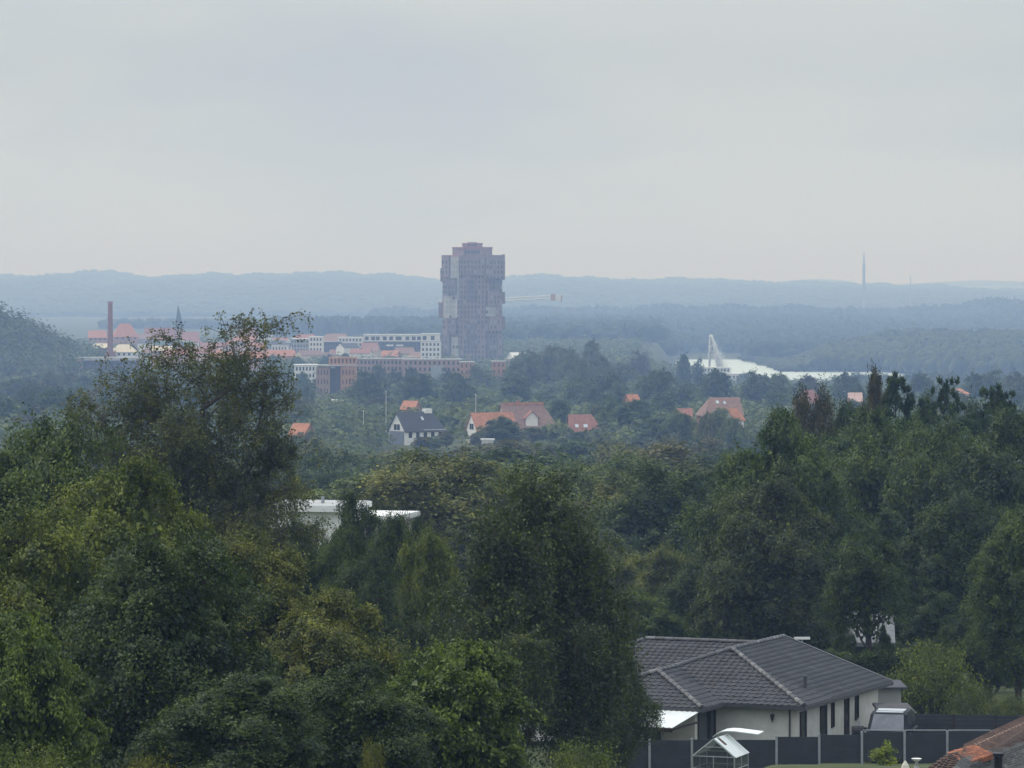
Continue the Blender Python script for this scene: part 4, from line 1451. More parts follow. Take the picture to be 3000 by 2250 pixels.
t = block('brick_flats', 'brown brick flats with a bluish glazed bay below the tower', 1180, 1352, 1052, 1880, 13, BRICK_BRN, FELT, 0, (12, 4), wf=.42)
MB().box(t['_w'] * -.02, t['_w'] * .2, -1.0, .5, 1, t['_h'] - 3.2).build('glazed_bay', T_GLASSP, t)
block('brick_flats', 'orange brick gable end below the right half of the tower', 1345, 1388, 1060, 1850, 12, BRICK_ORG, FELT, 0, (3, 3), wf=.3)
block('brick_flats', 'orange brick wall just right of the tower foot', 1440, 1482, 1058, 1860, 12, BRICK_ORG, FELT, 0, (3, 3), wf=.3)
block('brick_flats', 'low brown building at the right foot of the tower', 1478, 1535, 1052, 2300, 10, BRICK_BRN, FELT, 0, (5, 2))
block('cream_house', 'yellowish cream flat roofed house before the white flats', 1178, 1218, 1046, 2000, 9, CREAM, FELT, 0, (4, 2))
block('pale_flats', 'pale flat roofed building between the birch and the brick flats', 862, 926, 1068, 1750, 12, PLASTER, WOODW, 0, (6, 3))
house('white_house', 'white pointed roof right of the tower foot', 1515, 1032, 1056, 2350, 10, 10, PLASTER, WOODW, 35, (0, 0), (3, 1))
block('white_pavilion', 'small white flat roof among trees left of the black roofed house', 974, 1018, 1172, 1420, 8, PLASTER, WOODW, 4, (4, 1))

# the lake side
t = block('boat_house', 'white lakeside house with dark windows right of the fountain', 2132, 2200, 1094, 2380, 10, PLASTER, WOODW, 0, (6, 3), wf=.6, hf=.4)
block('jetty_house', 'small white building at the water left of the fountain', 1928, 1962, 1104, 2300, 8, PLASTER, WOODW, 0, (3, 1))
block('jetty_house', 'second small white building between the slim dark trees', 1975, 2040, 1106, 2280, 8, PLASTER, WOODW, 0, (5, 2))
block('long_white_hall', 'long white low hall on the shore beside the fountain foot', 2050, 2140, 1076, 2500, 10, PLASTER, WOODW, 0, (9, 2))
PINK = mat('pale_pink_brick', (.52, .36, .32), .9, .15, 1)
house('pink_house', 'pale pink gabled house with white verges before the lake strip', 2368, 1142, 1182, 1180, 6.5, 6.5, PINK, TILE_RED, 62, (0, 0), None)
house('pink_house', 'pinkish wall showing left of the brownish treetop near the pines', 2505, 1150, 1172, 1180, 3.6, 5, PINK, PINK, 0, (0, 0), None)
house('cream_house', 'cream gable between the middle and right pine', 2806, 1138, 1152, 1300, 6, 6, CREAM, TILE_ORG, 70, (0, 0), None)

# fountain in the lake: a leaning jet with falling spray -------------------------------------------
FDD = 2560
SPRAY = bpy.data.materials.new('water_spray')
SPRAY.use_nodes = True
tn = SPRAY.node_tree
pb = tn.nodes['Principled BSDF']
pb.inputs['Base Color'].default_value = (.9, .92, .92, 1)
pb.inputs['Roughness'].default_value = .9
nn = tn.nodes.new('ShaderNodeTexNoise')
nn.inputs['Scale'].default_value = 3
cc_ = tn.nodes.new('ShaderNodeTexCoord')
tn.links.new(cc_.outputs['Object'], nn.inputs[0])
tn.links.new(rampn(tn, nn.outputs[0], [(.3, (.86, .88, .88)), (.7, (.96, .97, .97))]), pb.inputs['Base Color'])
ts = tn.nodes.new('ShaderNodeBsdfTranslucent')
ts.inputs[0].default_value = (.95, .97, .97, 1)
mxs = tn.nodes.new('ShaderNodeMixShader')
mxs.inputs[0].default_value = .5
tn.links.new(pb.outputs[0], mxs.inputs[1])
tn.links.new(ts.outputs[0], mxs.inputs[2])
tn.links.new(mxs.outputs[0], tn.nodes['Material Output'].inputs[0])
fo = thing('fountain', 'tall white fountain jet rising from the lake', 'fountain', (col_at(2083, FDD), FDD, LAKE_Z))
rg = np.random.default_rng(9)
k = FDD / FPX
Hf = z_at(984, FDD) - LAKE_Z


def drops(pts, r, size):
    nr = unit(rg.normal(size=pts.shape))
    p = pts + rg.normal(size=pts.shape) * r[:, None]
    return leaf_quads(p, nr, size, rg, .9)


n = 3600
s = rg.uniform(0, 1, n)
jet = np.stack([(-6 + 6 * s ** 1.6) * k, np.zeros(n), s * Hf], 1)
link('jet', quads_mesh('jet', [drops(jet, .12 + .30 * s ** 2, 1.0)], SPRAY), fo)
n = 9500
s = rg.random(n) ** .72
fall = np.stack([(40 * s ** .95 * rg.uniform(.84, 1.06, n)) * k, rg.normal(size=n) * 1.2, Hf * (1.005 - s ** 1.18)], 1)
link('falling_water', quads_mesh('falling_water', [drops(fall, .16 + .90 * s, .85)], SPRAY), fo)
n = 5200
s = rg.random(n)
mist = np.stack([(8 + 60 * s + rg.normal(size=n) * 7) * k, rg.normal(size=n) * 2, Hf * np.clip(.70 - .70 * s + rg.normal(size=n) * .08, 0.0, 1)], 1)
link('drifting_spray', quads_mesh('drifting_spray', [drops(mist, np.full(n, .7), .34)], SPRAY), fo)
n = 2600
foot = np.stack([rg.uniform(-30, 52, n) * k, rg.normal(size=n) * 2, np.abs(rg.normal(size=n)) * 2.4], 1)
link('splash', quads_mesh('splash', [drops(foot, np.full(n, .4), .5)], SPRAY), fo)

# ordinary little houses of the town, sprinkled between the larger buildings
rh_ = random.Random(31)
for i in range(64):
    x_ = rh_.uniform(430, 1290)
    D_ = rh_.uniform(2250, 3100)
    X_ = col_at(x_, D_)
    hgt = rh_.uniform(8.5, 14)
    yr_ = HOR + (CAMZ - gz1(X_, D_) - hgt) / D_ * FPX
    kind = rh_.random()
    wl_, rf_, nm_ = (PLASTER, TILE_RED, 'white walled red roofed') if kind < .3 else ((BRICK_ORG, TILE_ORG, 'orange brick') if kind < .55 else ((PLASTER, SLATE, 'white walled grey roofed') if kind < .8 else (CREAM, TILE_BRN, 'cream walled brown roofed')))
    house('town_house', f'small {nm_} house in the hazy town left of the tower', x_, yr_, yr_ + rh_.uniform(2.5, 3.8) / D_ * FPX, D_, rh_.uniform(9, 18), rh_.uniform(8, 11), wl_, rf_, rh_.uniform(-35, 35), (0, 0), None, group=f'{nm_} houses in the town')

# ------------------------------------------------------------------ houses in the middle distance
HD = 1050
t, ze, zr = house('black_roof_house', 'white gabled house with a steep black roof', 1222, 1206, 1257, HD, 13.2, 7.2, PLASTER, SLATE, 38, (0, 2.2), (5, 1), gable_win=True, sky=((.6, .52, .7, 1.1),))
MB().box(2.2, 4.4, -.7, .7, zr - .5, zr + .75).build('dormer', WOODW, t)
MB().box(-.6, 6.6, -3.72, -3.6, ze - .75, ze - .05).build('fascia', WOODW, t)
MB().box(-6.75, -6.6, -3.2, 3.2, 0, ze - .4).build('grey_lower_wall', mat('blue_grey_wall', (.16, .18, .22), .8, .15, 2), t)  # blue-grey layer over the lower gable wall
t, ze, zr = house('orange_roof_house', 'long orange roofed house with a white gable at its left end', 1440, 1208, 1256, 1060, 11.5, 7.5, PLASTER, TILE_ORG, 24, (0, 0), (5, 1), gable_win=True)
t, ze, zr = house('orange_roof_house', 'larger brownish orange roof with a white gabled dormer and hipped end', 1545, 1181, 1250, 1085, 14.5, 11, CREAM, TILE_BRN, 14, (0, 3.6), (6, 1), chimney=-2.5)
dm = MB().box(-1.6, 1.6, -5.2, -1.2, ze + .2, ze + 2.6)
dm.poly([(-1.75, -5.25, ze + 2.6), (1.75, -5.25, ze + 2.6), (0, -5.25, ze + 4.2), (-1.75, -1.0, ze + 2.6), (1.75, -1.0, ze + 2.6), (0, -1.0, ze + 4.2)], [0, 1, 2], [3, 5, 4], [0, 2, 5, 3], [1, 4, 5, 2])
dm.build('dormer', WOODW, t)
MB().solid([(-2.1, -5.6, ze + 2.45), (0, -5.6, ze + 4.4), (0, -.6, ze + 4.4), (-2.1, -.6, ze + 2.45)], .2).solid([(0, -5.6, ze + 4.403), (2.1, -5.6, ze + 2.45), (2.1, -.6, ze + 2.45), (0, -.6, ze + 4.403)], .2).build('dormer_roof', TILE_RED, t)
MB().box(-6.8, 4.5, -.5, .5, zr - .45, zr + .12).build('ridge', TILE_ORG, t)
house('brown_roof_house', 'low house with a dull red brown roof and two bright rooflights', 1712, 1214, 1262, 1070, 8.4, 8, BRICK_BRN, TILE_RED, 10, (0, 2.6), (3, 1), sky=((-2.6, .22, .9, 1.1), (-.2, .22, 1.1, 1.1)))
house('orange_gable_house', 'small orange roof peeping between the dark trees right of centre', 1851, 1155, 1174, 1180, 3.4, 4, BRICK_ORG, TILE_ORG, 30, (0, 0), None)
house('orange_gable_house', 'small orange gable peeping behind the black roofed house', 1204, 1174, 1196, 1240, 4.5, 5, BRICK_ORG, TILE_ORG, -25, (0, 0), None)
house('orange_gable_house', 'orange roof just right of the tall birch', 884, 1240, 1270, 980, 4.2, 5, BRICK_ORG, TILE_ORG, -28, (0, 0), None)
t, ze, zr = house('grey_red_house', 'house with a grey red roof and two bright rooflights left of the right hand trees', 2108, 1164, 1212, 985, 9.5, 8.5, BRICK_RED, TILE_BRN, 12, (2.6, 0), (4, 1), sky=((-.9, .62, .7, 1.0), (.9, .60, .6, .8)))
house('orange_gable_house', 'orange roof with a white gable tip in front of the grey red one', 2142, 1196, 1226, 965, 4.4, 4.6, PLASTER, TILE_ORG, 55, (0, 0), None)
house('pink_wall_house', 'narrow pinkish wall left of the grey red roof', 2006, 1196, 1216, 1000, 3.2, 5, BRICK_RED, TILE_RED, 0, (0, 0), None)
t = block('trailer', 'small white box like a trailer among the trees below the orange roofs', 1411, 1446, 1286, 945, 2.2, PLASTER, WOODW, 0, None, cat='trailer', edge=.3)

# flag poles
for (x, y0_, D, lb) in ((1065, 1205, 1075, 'white flagpole left of the black roofed house'), (1131, 1148, 1110, 'tall thin flagpole just left of the white gable'), (1394, 1158, 1090, 'white flagpole at the left end of the orange roof')):
    X = col_at(x, D)
    g = gz1(X, D)
    t = thing('flagpole', lb, 'flagpole', (X, D, g))
    MB().tube((0, 0, -.2), (0, 0, z_at(y0_, D) - g), .075, .05, 8).build('pole', WOODW, t)
    MB().lathe([(.02, z_at(y0_, D) - g), (.16, z_at(y0_, D) - g + .12), (.02, z_at(y0_, D) - g + .28)], 8).build('ball', WOODW, t)

# ------------------------------------------------------------------ low white building behind the left trees
WD_ = 262
t = thing('white_building', 'low white flat roofed building behind the dark open trees', 'building', (col_at(950, WD_), WD_, gz1(col_at(950, WD_), WD_) - .3), math.radians(-14))
g = t.location.z
zt = z_at(1484, WD_) - g
zt2 = z_at(1511, WD_) - g
MB().box(-4.6, 1.0, .4, 7, 0, zt - .35).build('wall', PLASTER, t)
MB().box(-4.9, 1.2, -.2, 7.2, zt - .35, zt).build('fascia', WOODW, t)
MB().box(1.2, 4.3, 1.2, 7, 0, zt2 - .35).build('side_wall', mat('pinkish_plaster', (.42, .37, .35), .9, .1, 1), t)
MB().box(1.2, 4.6, .6, 7.1, zt2 - .35, zt2).build('side_fascia', WOODW, t)
MB().box(-4.8, 1.1, -.1, 7.1, zt, zt + .05).build('roof', FELT, t)
windows(t, 1.6, 4.1, zt2 - 2.4, zt2 - .4, 3, 1, 1.2, None, .7, .6)
MB().tube((-1, 3, zt), (-1, 3, zt + .5), .12, .12, 8).build('vent_pipe', STEEL, t)
# ------------------------------------------------------------------ the slate roofed bungalow
ROOF_T = mat('dark_concrete_tile', (.046, .046, .050), .58, .38, 1.1, spec=.35, bump=.2, pieces=.13)
RIDGE_T = mat('ridge_tile_grey', (.105, .105, .108), .55, .45, 3.0, spec=.45, pieces=.4)
LIME = mat('limewashed_brick', (.63, .61, .57), .95, .10, 2.2, bump=.35)
FRAME_D = mat('dark_brown_wood', (.035, .024, .022), .6, .3, 5)
GUTTER = mat('dark_zinc', (.07, .07, .075), .5, .2, 4)
PLASTIC = mat('white_roof_sheet', (.74, .76, .74), .45, .10, 1.5, spec=.4)
FENCE = mat('anthracite_board', (.042, .044, .052), .7, .22, 1.6, bump=.1)
POST = mat('galvanised_post', (.32, .34, .36), .5, .15, 5, metal=.2)

EAVE = 2.4
PITCH = .354
bung = thing('bungalow', 'white walled bungalow with a large dark tiled hipped roof', 'house', (12.09, 165.0, 30.35), math.atan2(.917, .4))
WINGS = [  # x0, x1, y0, y1, ridge axis, hips
    ('right', 0, 11.6, 0, 10.06, 'x', True, False),
    ('left', 3.07, 13.1, 5.03, 15.2, 'y', False, True),
    ('small', -2.4, 4.6, 3.6, 10.0, 'x', True, False)]


def wing_h(wg, x, y):
    _, x0, x1, y0, y1, ax, h0, h1 = wg
    if not (x0 - 1e-6 <= x <= x1 + 1e-6 and y0 - 1e-6 <= y <= y1 + 1e-6):
        return -9
    if ax == 'x':
        d = min(y - y0, y1 - y)
        if h0:
            d = min(d, x - x0)
        if h1:
            d = min(d, x1 - x)
    else:
        d = min(x - x0, x1 - x)
        if h0:
            d = min(d, y - y0)
        if h1:
            d = min(d, y1 - y)
    return EAVE + PITCH * d


def hz(x, y):
    return max(wing_h(w_, x, y) for w_ in WINGS)


# one interlocking tile, rolled at one side; x along the eave, y up the slope
tb = MB()
prof_t = [(-.155, .012), (-.10, .004), (.02, .004), (.09, .034), (.135, .034), (.158, .012)]
n_ = len(prof_t)
pts = [(x_, -.02, z_ + .024) for x_, z_ in prof_t] + [(x_, .36, z_ - .004) for x_, z_ in prof_t] + [(x_, -.02, -.012) for x_, z_ in prof_t]
tb.poly(pts, *([[i, i + 1, n_ + i + 1, n_ + i] for i in range(n_ - 1)] + [[2 * n_ + i, 2 * n_ + i + 1, i + 1, i] for i in range(n_ - 1)]))
TILE = tb.mesh('roof_tile', ROOF_T)
TILE_V, TILE_F = np.array(tb.v), tb.f


def tile_plane(O, e, s, n, poly2, dx, dy, keep, rnd):
    """Matrices of tiles that cover polygon poly2 (in e, s coordinates)"""
    out = []
    us = [p[0] for p in poly2]
    vs_ = [p[1] for p in poly2]

    def inside(u, v):
        c_ = False
        j = len(poly2) - 1
        for i in range(len(poly2)):
            (xi, yi), (xj, yj) = poly2[i], poly2[j]
            if (yi > v) != (yj > v) and u < (xj - xi) * (v - yi) / (yj - yi) + xi:
                c_ = not c_
            j = i
        return c_
    v = min(vs_) + .02
    while v < max(vs_):
        u = min(us)
        while u < max(us) + dx:
            if inside(u, v + dy * .35) or inside(u - dx * .3, v + dy * .3) or inside(u + dx * .3, v + dy * .3):
                p = O + e * u + s * (v - dy * .1)
                if keep(O + e * u + s * (v + dy * .4)):
                    m = Matrix((e, s, n)).transposed().to_4x4()
                    m = Matrix.Translation(p + n * rnd.uniform(-.004, .006)) @ m @ Matrix.Rotation(rnd.uniform(-.012, .012), 4, 'Z')
                    out.append(m)
            u += dx
        v += dy
    return out


sec = math.sqrt(1 + PITCH ** 2)
roofs = {}
for wg in WINGS:
    nm, x0, x1, y0, y1, ax, h0, h1 = wg
    b = MB()
    zt = EAVE
    if ax == 'x':
        hw = (y1 - y0) / 2
        zr, ym = EAVE + PITCH * hw, (y0 + y1) / 2
        A, B_ = (x0 + hw, ym, zr), (x1, ym, zr)
        b.solid([(x0, y0, zt), (x1, y0, zt), B_, A], .10)
        b.solid([(x1, y1, zt), (x0, y1, zt), A, B_], .10)
        b.solid([(x0, y1, zt), (x0, y0, zt), A], .10)
    else:
        hw = (x1 - x0) / 2
        zr, xm = EAVE + PITCH * hw, (x0 + x1) / 2
        A, B_ = (xm, y0, zr), (xm, y1 - hw, zr)
        b.solid([(x0, y1, zt), (x0, y0, zt), A, B_], .10)
        b.solid([(x1, y0, zt), (x1, y1, zt), B_, A], .10)
        b.solid([(x1, y1, zt), (x0, y1, zt), B_], .10)
    roofs[nm] = b.build('roof', ROOF_T, bung)

rr = random.Random(3)
VX, VY = Vector((1, 0, 0)), Vector((0, 1, 0))


def slope_frame(e, inward):
    s = (inward + Vector((0, 0, PITCH))).normalized()
    return e, s, e.cross(s)


def wing_keep(nm):
    wg = [w_ for w_ in WINGS if w_[0] == nm][0]

    def k(p):
        return wing_h(wg, p.x, p.y) >= hz(p.x, p.y) - .02
    return k


tiles = []   # (matrix, wing)
# front hip of the right wing: eave runs from (0, 10.06) to (0, 0)
e, s, n = slope_frame(-VY, VX)
tiles += [(m, 'right') for m in tile_plane(Vector((0, 10.06, EAVE)), e, s, n, [(0, 0), (10.06, 0), (5.03, 5.03 * sec)], .30, .335, wing_keep('right'), rr)]
e, s, n = slope_frame(VX, VY)
tiles += [(m, 'right') for m in tile_plane(Vector((0, 0, EAVE)), e, s, n, [(0, 0), (11.6, 0), (11.6, 5.03 * sec), (5.03, 5.03 * sec)], .30, .335, wing_keep('right'), rr)]
e, s, n = slope_frame(-VY, VX)
tiles += [(m, 'left') for m in tile_plane(Vector((3.07, 15.2, EAVE)), e, s, n, [(0, 0), (11.2, 0), (11.2, 5.015 * sec), (5.015, 5.015 * sec)], .30, .335, wing_keep('left'), rr)]
e, s, n = slope_frame(VX, VY)
tiles += [(m, 'small') for m in tile_plane(Vector((-2.4, 3.6, EAVE)), e, s, n, [(0, 0), (7, 0), (7, 3.2 * sec), (3.2, 3.2 * sec)], .30, .335, wing_keep('small'), rr)]
e, s, n = slope_frame(-VY, VX)
tiles += [(m, 'small') for m in tile_plane(Vector((-2.4, 10.0, EAVE)), e, s, n, [(0, 0), (6.4, 0), (3.2, 3.2 * sec)], .30, .335, wing_keep('small'), rr)]
# the tiles that show largest are parts of their own, the others one joined layer per roof
shown = [t_ for t_ in tiles if t_[1] != 'left' and t_[0].translation.y < 8.0]
shown.sort(key=lambda t_: t_[0].translation.x * .917 + t_[0].translation.y * .4)
single = set(id(t_) for t_ in shown[:290])
rest = {}
for t_ in tiles:
    if id(t_) in single:
        o = link('roof_tile', TILE, roofs[t_[1]], mat4=t_[0])
    else:
        rest.setdefault(t_[1], []).append(t_[0])
for nm, ms_ in rest.items():
    v = np.concatenate([TILE_V @ np.array(m.to_3x3()).T + np.array(m.translation) for m in ms_])
    f = np.concatenate([np.array(TILE_F) + i * len(TILE_V) for i in range(len(ms_))])
    o = link('roof_tiles', np_mesh('roof_tiles', v, f, ROOF_T), roofs[nm])
    o['kind'] = 'stuff'

# ridge and hip tiles
rb = MB()
for i in range(7):
    a = math.pi * i / 6
    rb.v.append((0, .125 * math.cos(a), .125 * math.sin(a) - .03))
for i in range(7):
    a = math.pi * i / 6
    rb.v.append((.43, .105 * math.cos(a), .105 * math.sin(a) - .03))
rb.f = [[i, i + 7, i + 8, i + 1] for i in range(6)] + [[0, 1, 2, 3, 4, 5, 6]]
RIDGE = rb.mesh('ridge_tile', RIDGE_T)


def ridge_line(p0, p1, par, cut=lambda p: False):
    p0, p1 = Vector(p0), Vector(p1)
    d = (p1 - p0)
    n = max(1, int(d.length / .40))
    dn = d.normalized()
    sd = Vector((0, 0, 1)).cross(dn).normalized()
    up = dn.cross(sd)
    for i in range(n):
        p = p0 + d * (i / n)
        if cut(p):
            continue
        m = Matrix((dn, sd, up)).transposed().to_4x4()
        link('ridge_tile', RIDGE, par, mat4=Matrix.Translation(p + up * .03) @ m @ Matrix.Rotation(rr.uniform(-.02, .02), 4, 'X'))


zr5 = EAVE + PITCH * 5.03
ridge_line((0, 0, EAVE + .03), (5.03, 5.03, zr5 + .03), roofs['right'])
ridge_line((0, 10.06, EAVE + .03), (5.03, 5.03, zr5 + .03), roofs['right'], lambda p: hz(p.x, p.y) > p.z + .05)
ridge_line((5.03, 5.03, zr5 + .03), (11.6, 5.03, zr5 + .03), roofs['right'])
xm = (3.07 + 13.1) / 2
ridge_line((xm, 5.1, EAVE + PITCH * 5.015 + .03), (xm, 10.2, EAVE + PITCH * 5.015 + .03), roofs['left'])
ridge_line((3.07, 15.2, EAVE + .03), (xm, 10.2, EAVE + PITCH * 5.015 + .03), roofs['left'])
zs = EAVE + PITCH * 3.2
ridge_line((-2.4, 3.6, EAVE + .03), (.8, 6.8, zs + .03), roofs['small'])
ridge_line((-2.4, 10.0, EAVE + .03), (.8, 6.8, zs + .03), roofs['small'])
ridge_line((.8, 6.8, zs + .03), (3.1, 6.8, zs + .03), roofs['small'])
# verge of the far gable, fascias and gutters
b = MB()
for ya, yb in ((0, 5.03), (10.06, 5.03)):
    b.solid([(11.56, ya, EAVE + .06), (11.74, ya, EAVE + .06), (11.74, yb, zr5 + .09), (11.56, yb, zr5 + .09)], .24)
b.build('verge_board', GUTTER, roofs['right'])
b = MB()
b.box(-.09, .0, 0, 3.5, EAVE - .16, EAVE - .01).box(-.09, 11.6, -.10, -.003, EAVE - .16, EAVE - .01)
b.build('gutter', GUTTER, roofs['right'])
b = MB()
b.box(-2.5, -2.41, 3.6, 10, EAVE - .16, EAVE - .01).box(-2.5, -.1, 3.5, 3.597, EAVE - .16, EAVE - .01)
b.build('gutter', GUTTER, roofs['small'])
MB().tube((3.3, 1.1, EAVE + .3), (3.3, 1.1, EAVE + .85), .07, .07, 10).tube((3.3, 1.1, EAVE + .85), (3.3, 1.1, EAVE + .95), .12, .10, 10).build('vent_pipe', GUTTER, roofs['right'])
# walls
W0 = .5
b = MB()
b.box(W0, 11.25, W0, 9.5, 0, EAVE - .03)
b.poly([(11.25, W0, EAVE - .03), (11.25, 9.5, EAVE - .03), (11.25, 5.03, zr5 - .15), (11.0, W0, EAVE - .03), (11.0, 9.5, EAVE - .03), (11.0, 5.03, zr5 - .15)], [0, 1, 2], [3, 5, 4], [0, 2, 5, 3], [1, 4, 5, 2])
b.build('wall', LIME, bung)
MB().box(-1.9, W0 - .003, 4.1, 9.5, 0, EAVE - .03).build('wall', LIME, bung)
MB().box(3.6, 12.6, 9.503, 14.7, 0, EAVE - .03).build('wall', LIME, bung)
MB().box(W0 + .02, 11.2, W0 - .46, W0 - .003, EAVE - .13, EAVE - .09).box(.04, W0 - .003, .04, 4.0, EAVE - .135, EAVE - .095).build('soffit', FRAME_D, bung)


def opening(name, par, x0, x1, z0, z1, side, at_, door=False):
    """Window or door set in a wall: frame bars, pane, sill. side 'y' = wall facing -y, 'x' = wall facing -x"""
    b = MB()
    g = MB()
    w_ = .06

    def bx(mb, a0, a1, d0, d1, c0, c1):
        if side == 'y':
            mb.box(a0, a1, at_ - d1, at_ - d0, c0, c1)
        else:
            mb.box(at_ - d1, at_ - d0, a0, a1, c0, c1)
    bx(b, x0, x0 + w_, 0, .06, z0, z1)
    bx(b, x1 - w_, x1, 0, .06, z0, z1)
    bx(b, x0 + w_, x1 - w_, 0, .06, z1 - w_, z1)
    bx(b, x0 + w_, x1 - w_, 0, .06, z0, z0 + w_)
    if door:
        bx(b, x0 + w_, x1 - w_, .0, .05, z0 + w_, z0 + .75)
    t = b.build(name, FRAME_D, par)
    bx(g, x0 + w_, x1 - w_, .002, .022, z0 + w_ + (.70 if door else 0), z1 - w_)
    g.build('pane', GLASS_DARK, t)
    return t


opening('window', bung, .9, 1.65, .35, 2.05, 'y', W0)
opening('door', bung, 3.45, 4.27, .05, 2.12, 'y', W0, True)
opening('window', bung, 4.9, 5.25, 1.0, 2.12, 'y', W0)
opening('door', bung, 6.62, 7.2, .05, 2.12, 'y', W0, True)
opening('window', bung, 8.05, 8.48, 1.0, 2.14, 'y', W0)
opening('glazed_door', bung, -1.6, -.35, .05, 2.15, 'y', 4.1)
opening('glazed_door', bung, -.25, .42, .05, 2.15, 'y', 4.1)
opening('window', bung, 5.6, 7.2, .9, 2.0, 'x', -1.9)
MB().tube((W0 - .05, .78, .1), (W0 - .05, .78, EAVE - .15), .04, .04, 8).build('downpipe', GUTTER, bung)
lm = MB().tube((W0 - .10, 1.53, 1.95), (W0 - .10, 1.53, 1.72), .10, .045, 10)
lm.box(W0 - .12, W0, 1.49, 1.57, 1.93, 1.99)
lm.tube((W0 - .10, 1.53, 1.72), (W0 - .10, 1.53, 1.62), .035, .01, 8)
lm.build('wall_lamp', GUTTER, bung)
MB().box(W0 - .02, W0 - .002, 5.4 - 1.2, 5.4 - 1.1, .55, .75)
# lean-to of white roof sheets before the small wing
b = MB()
nS = 44
for i in range(nS):
    ya = 3.72 + i * .12
    za = .022 if i % 2 else 0.0
    zb = 0.0 if i % 2 else .022
    b.solid([(-5.5, ya, 1.90 + za), (-2.30, ya, 2.27 + za), (-2.30, ya + .12, 2.27 + zb), (-5.5, ya + .12, 1.90 + zb)], .02)
lt = b.build('lean_to_roof', PLASTIC, bung)
MB().box(-5.56, -5.48, 3.7, 9.0, 1.72, 1.87).box(-5.48, -2.4, 3.68, 3.76, 1.80, 1.86).build('edge_beam', FRAME_D, lt)
for yy in (5.05, 8.6):
    MB().box(-5.45, -5.35, yy - .05, yy + .05, 0, 1.80).build('post', POST, lt)

# aerial behind the roof
AD = 181
X = col_at(2350, AD)
g = gz1(X, AD)
t = thing('aerial', 'white bar aerial on a thin pole behind the far roof ridge', 'aerial', (X, AD, g))
zt = z_at(1872, AD) - g
MB().tube((0, 0, 0), (0, 0, zt), .03, .03, 6).build('pole', POST, t)
MB().box(-.36, .36, -.04, .04, zt - .02, zt + .09).build('bar', WOODW, t)

# ------------------------------------------------------------------ garden fence with separate panels and posts
FD = 159.0
kf = FD / FPX
fence = thing('garden_fence', 'dark board garden fence with pale metal posts in front of the bungalow', 'fence', (col_at(2400, FD), FD, gz1(col_at(2400, FD), FD)))
fx, fz = fence.location.x, fence.location.z
posts = [1780, 1903, 2027, 2151, 2275, 2400, 2525, 2650, 2775, 2905, 3030]
tops = [2172, 2168, 2166, 2167, 2158, 2152, 2145, 2149, 2143, 2144]
bots = [2270, 2266, 2262, 2250, 2240, 2236, 2230, 2236, 2238, 2240]
for i, p in enumerate(posts):
    x_ = col_at(p, FD) - fx
    tp = min(tops[max(0, i - 1)], tops[min(i, len(tops) - 1)]) - (3 if i != 7 else 6)
    MB().box(x_ - .045, x_ + .045, -.06, .05, -.4 if i > 3 else -1.0, z_at(tp, FD) - fz).build('post', POST, fence)
for i in range(len(tops)):
    xa, xb = col_at(posts[i], FD) - fx + .05, col_at(posts[i + 1], FD) - fx - .05
    z1, z0 = z_at(tops[i], FD) - fz, z_at(bots[i], FD) - fz
    b = MB()
    nb = 7
    hb = (z1 - z0) / nb
    for j in range(nb):
        b.box(xa, xb, -.02, .018 - (.006 if j % 2 else 0), z0 + j * hb, z0 + (j + 1) * hb - .008)
    b.box(xa, xb, -.012, .010, z0, z1 - .01)
    b.build('panel', FENCE, fence)
for i in (6, 7, 8, 9):
    xa, xb = col_at(posts[i], FD) - fx + .05, col_at(posts[i + 1], FD) - fx - .05
    zr_ = z_at(2139, FD) - fz
    MB().box(xa, xb, -.02, .02, zr_ - .02, zr_ + .02).build('rail', POST, fence)

FD2 = 171.5
f2 = thing('back_fence', 'second dark board fence behind the car at the right', 'fence', (col_at(2840, FD2), FD2, gz1(col_at(2840, FD2), FD2)))
x_, i = 2672, 0
while x_ < 3060:
    xa, xb = col_at(x_, FD2) - f2.location.x, col_at(x_ + 122, FD2) - f2.location.x
    zt = z_at(2092 + i * 2, FD2) - f2.location.z
    b = MB()
    for j in range(8):
        b.box(xa + .05, xb - .05, -.02, .016 - (.006 if j % 2 else 0), .05 + j * (zt - .05) / 8, .05 + (j + 1) * (zt - .05) / 8 - .01)
    b.build('panel', FENCE, f2)
    MB().box(xa - .045, xa + .045, -.05, .05, 0, zt + .03).build('post', FRAME_D, f2)
    x_ += 122
    i += 1

# ------------------------------------------------------------------ car behind the fence
CARP = mat('dark_car_paint', (.010, .011, .015), .5, .15, 1, spec=.12)
ROOF_GLINT = mat('car_roof_glint', (.50, .52, .54), .3, .08, 1, spec=.6)
TYRE = mat('tyre_rubber', (.02, .02, .02), .9, .2, 8)
CAR_D = 163.6
car = thing('parked_car', 'dark car with a sky glint painted on its roof parked behind the garden fence', 'car', (col_at(2588, CAR_D), CAR_D, gz1(col_at(2588, CAR_D), CAR_D)), math.radians(-13))


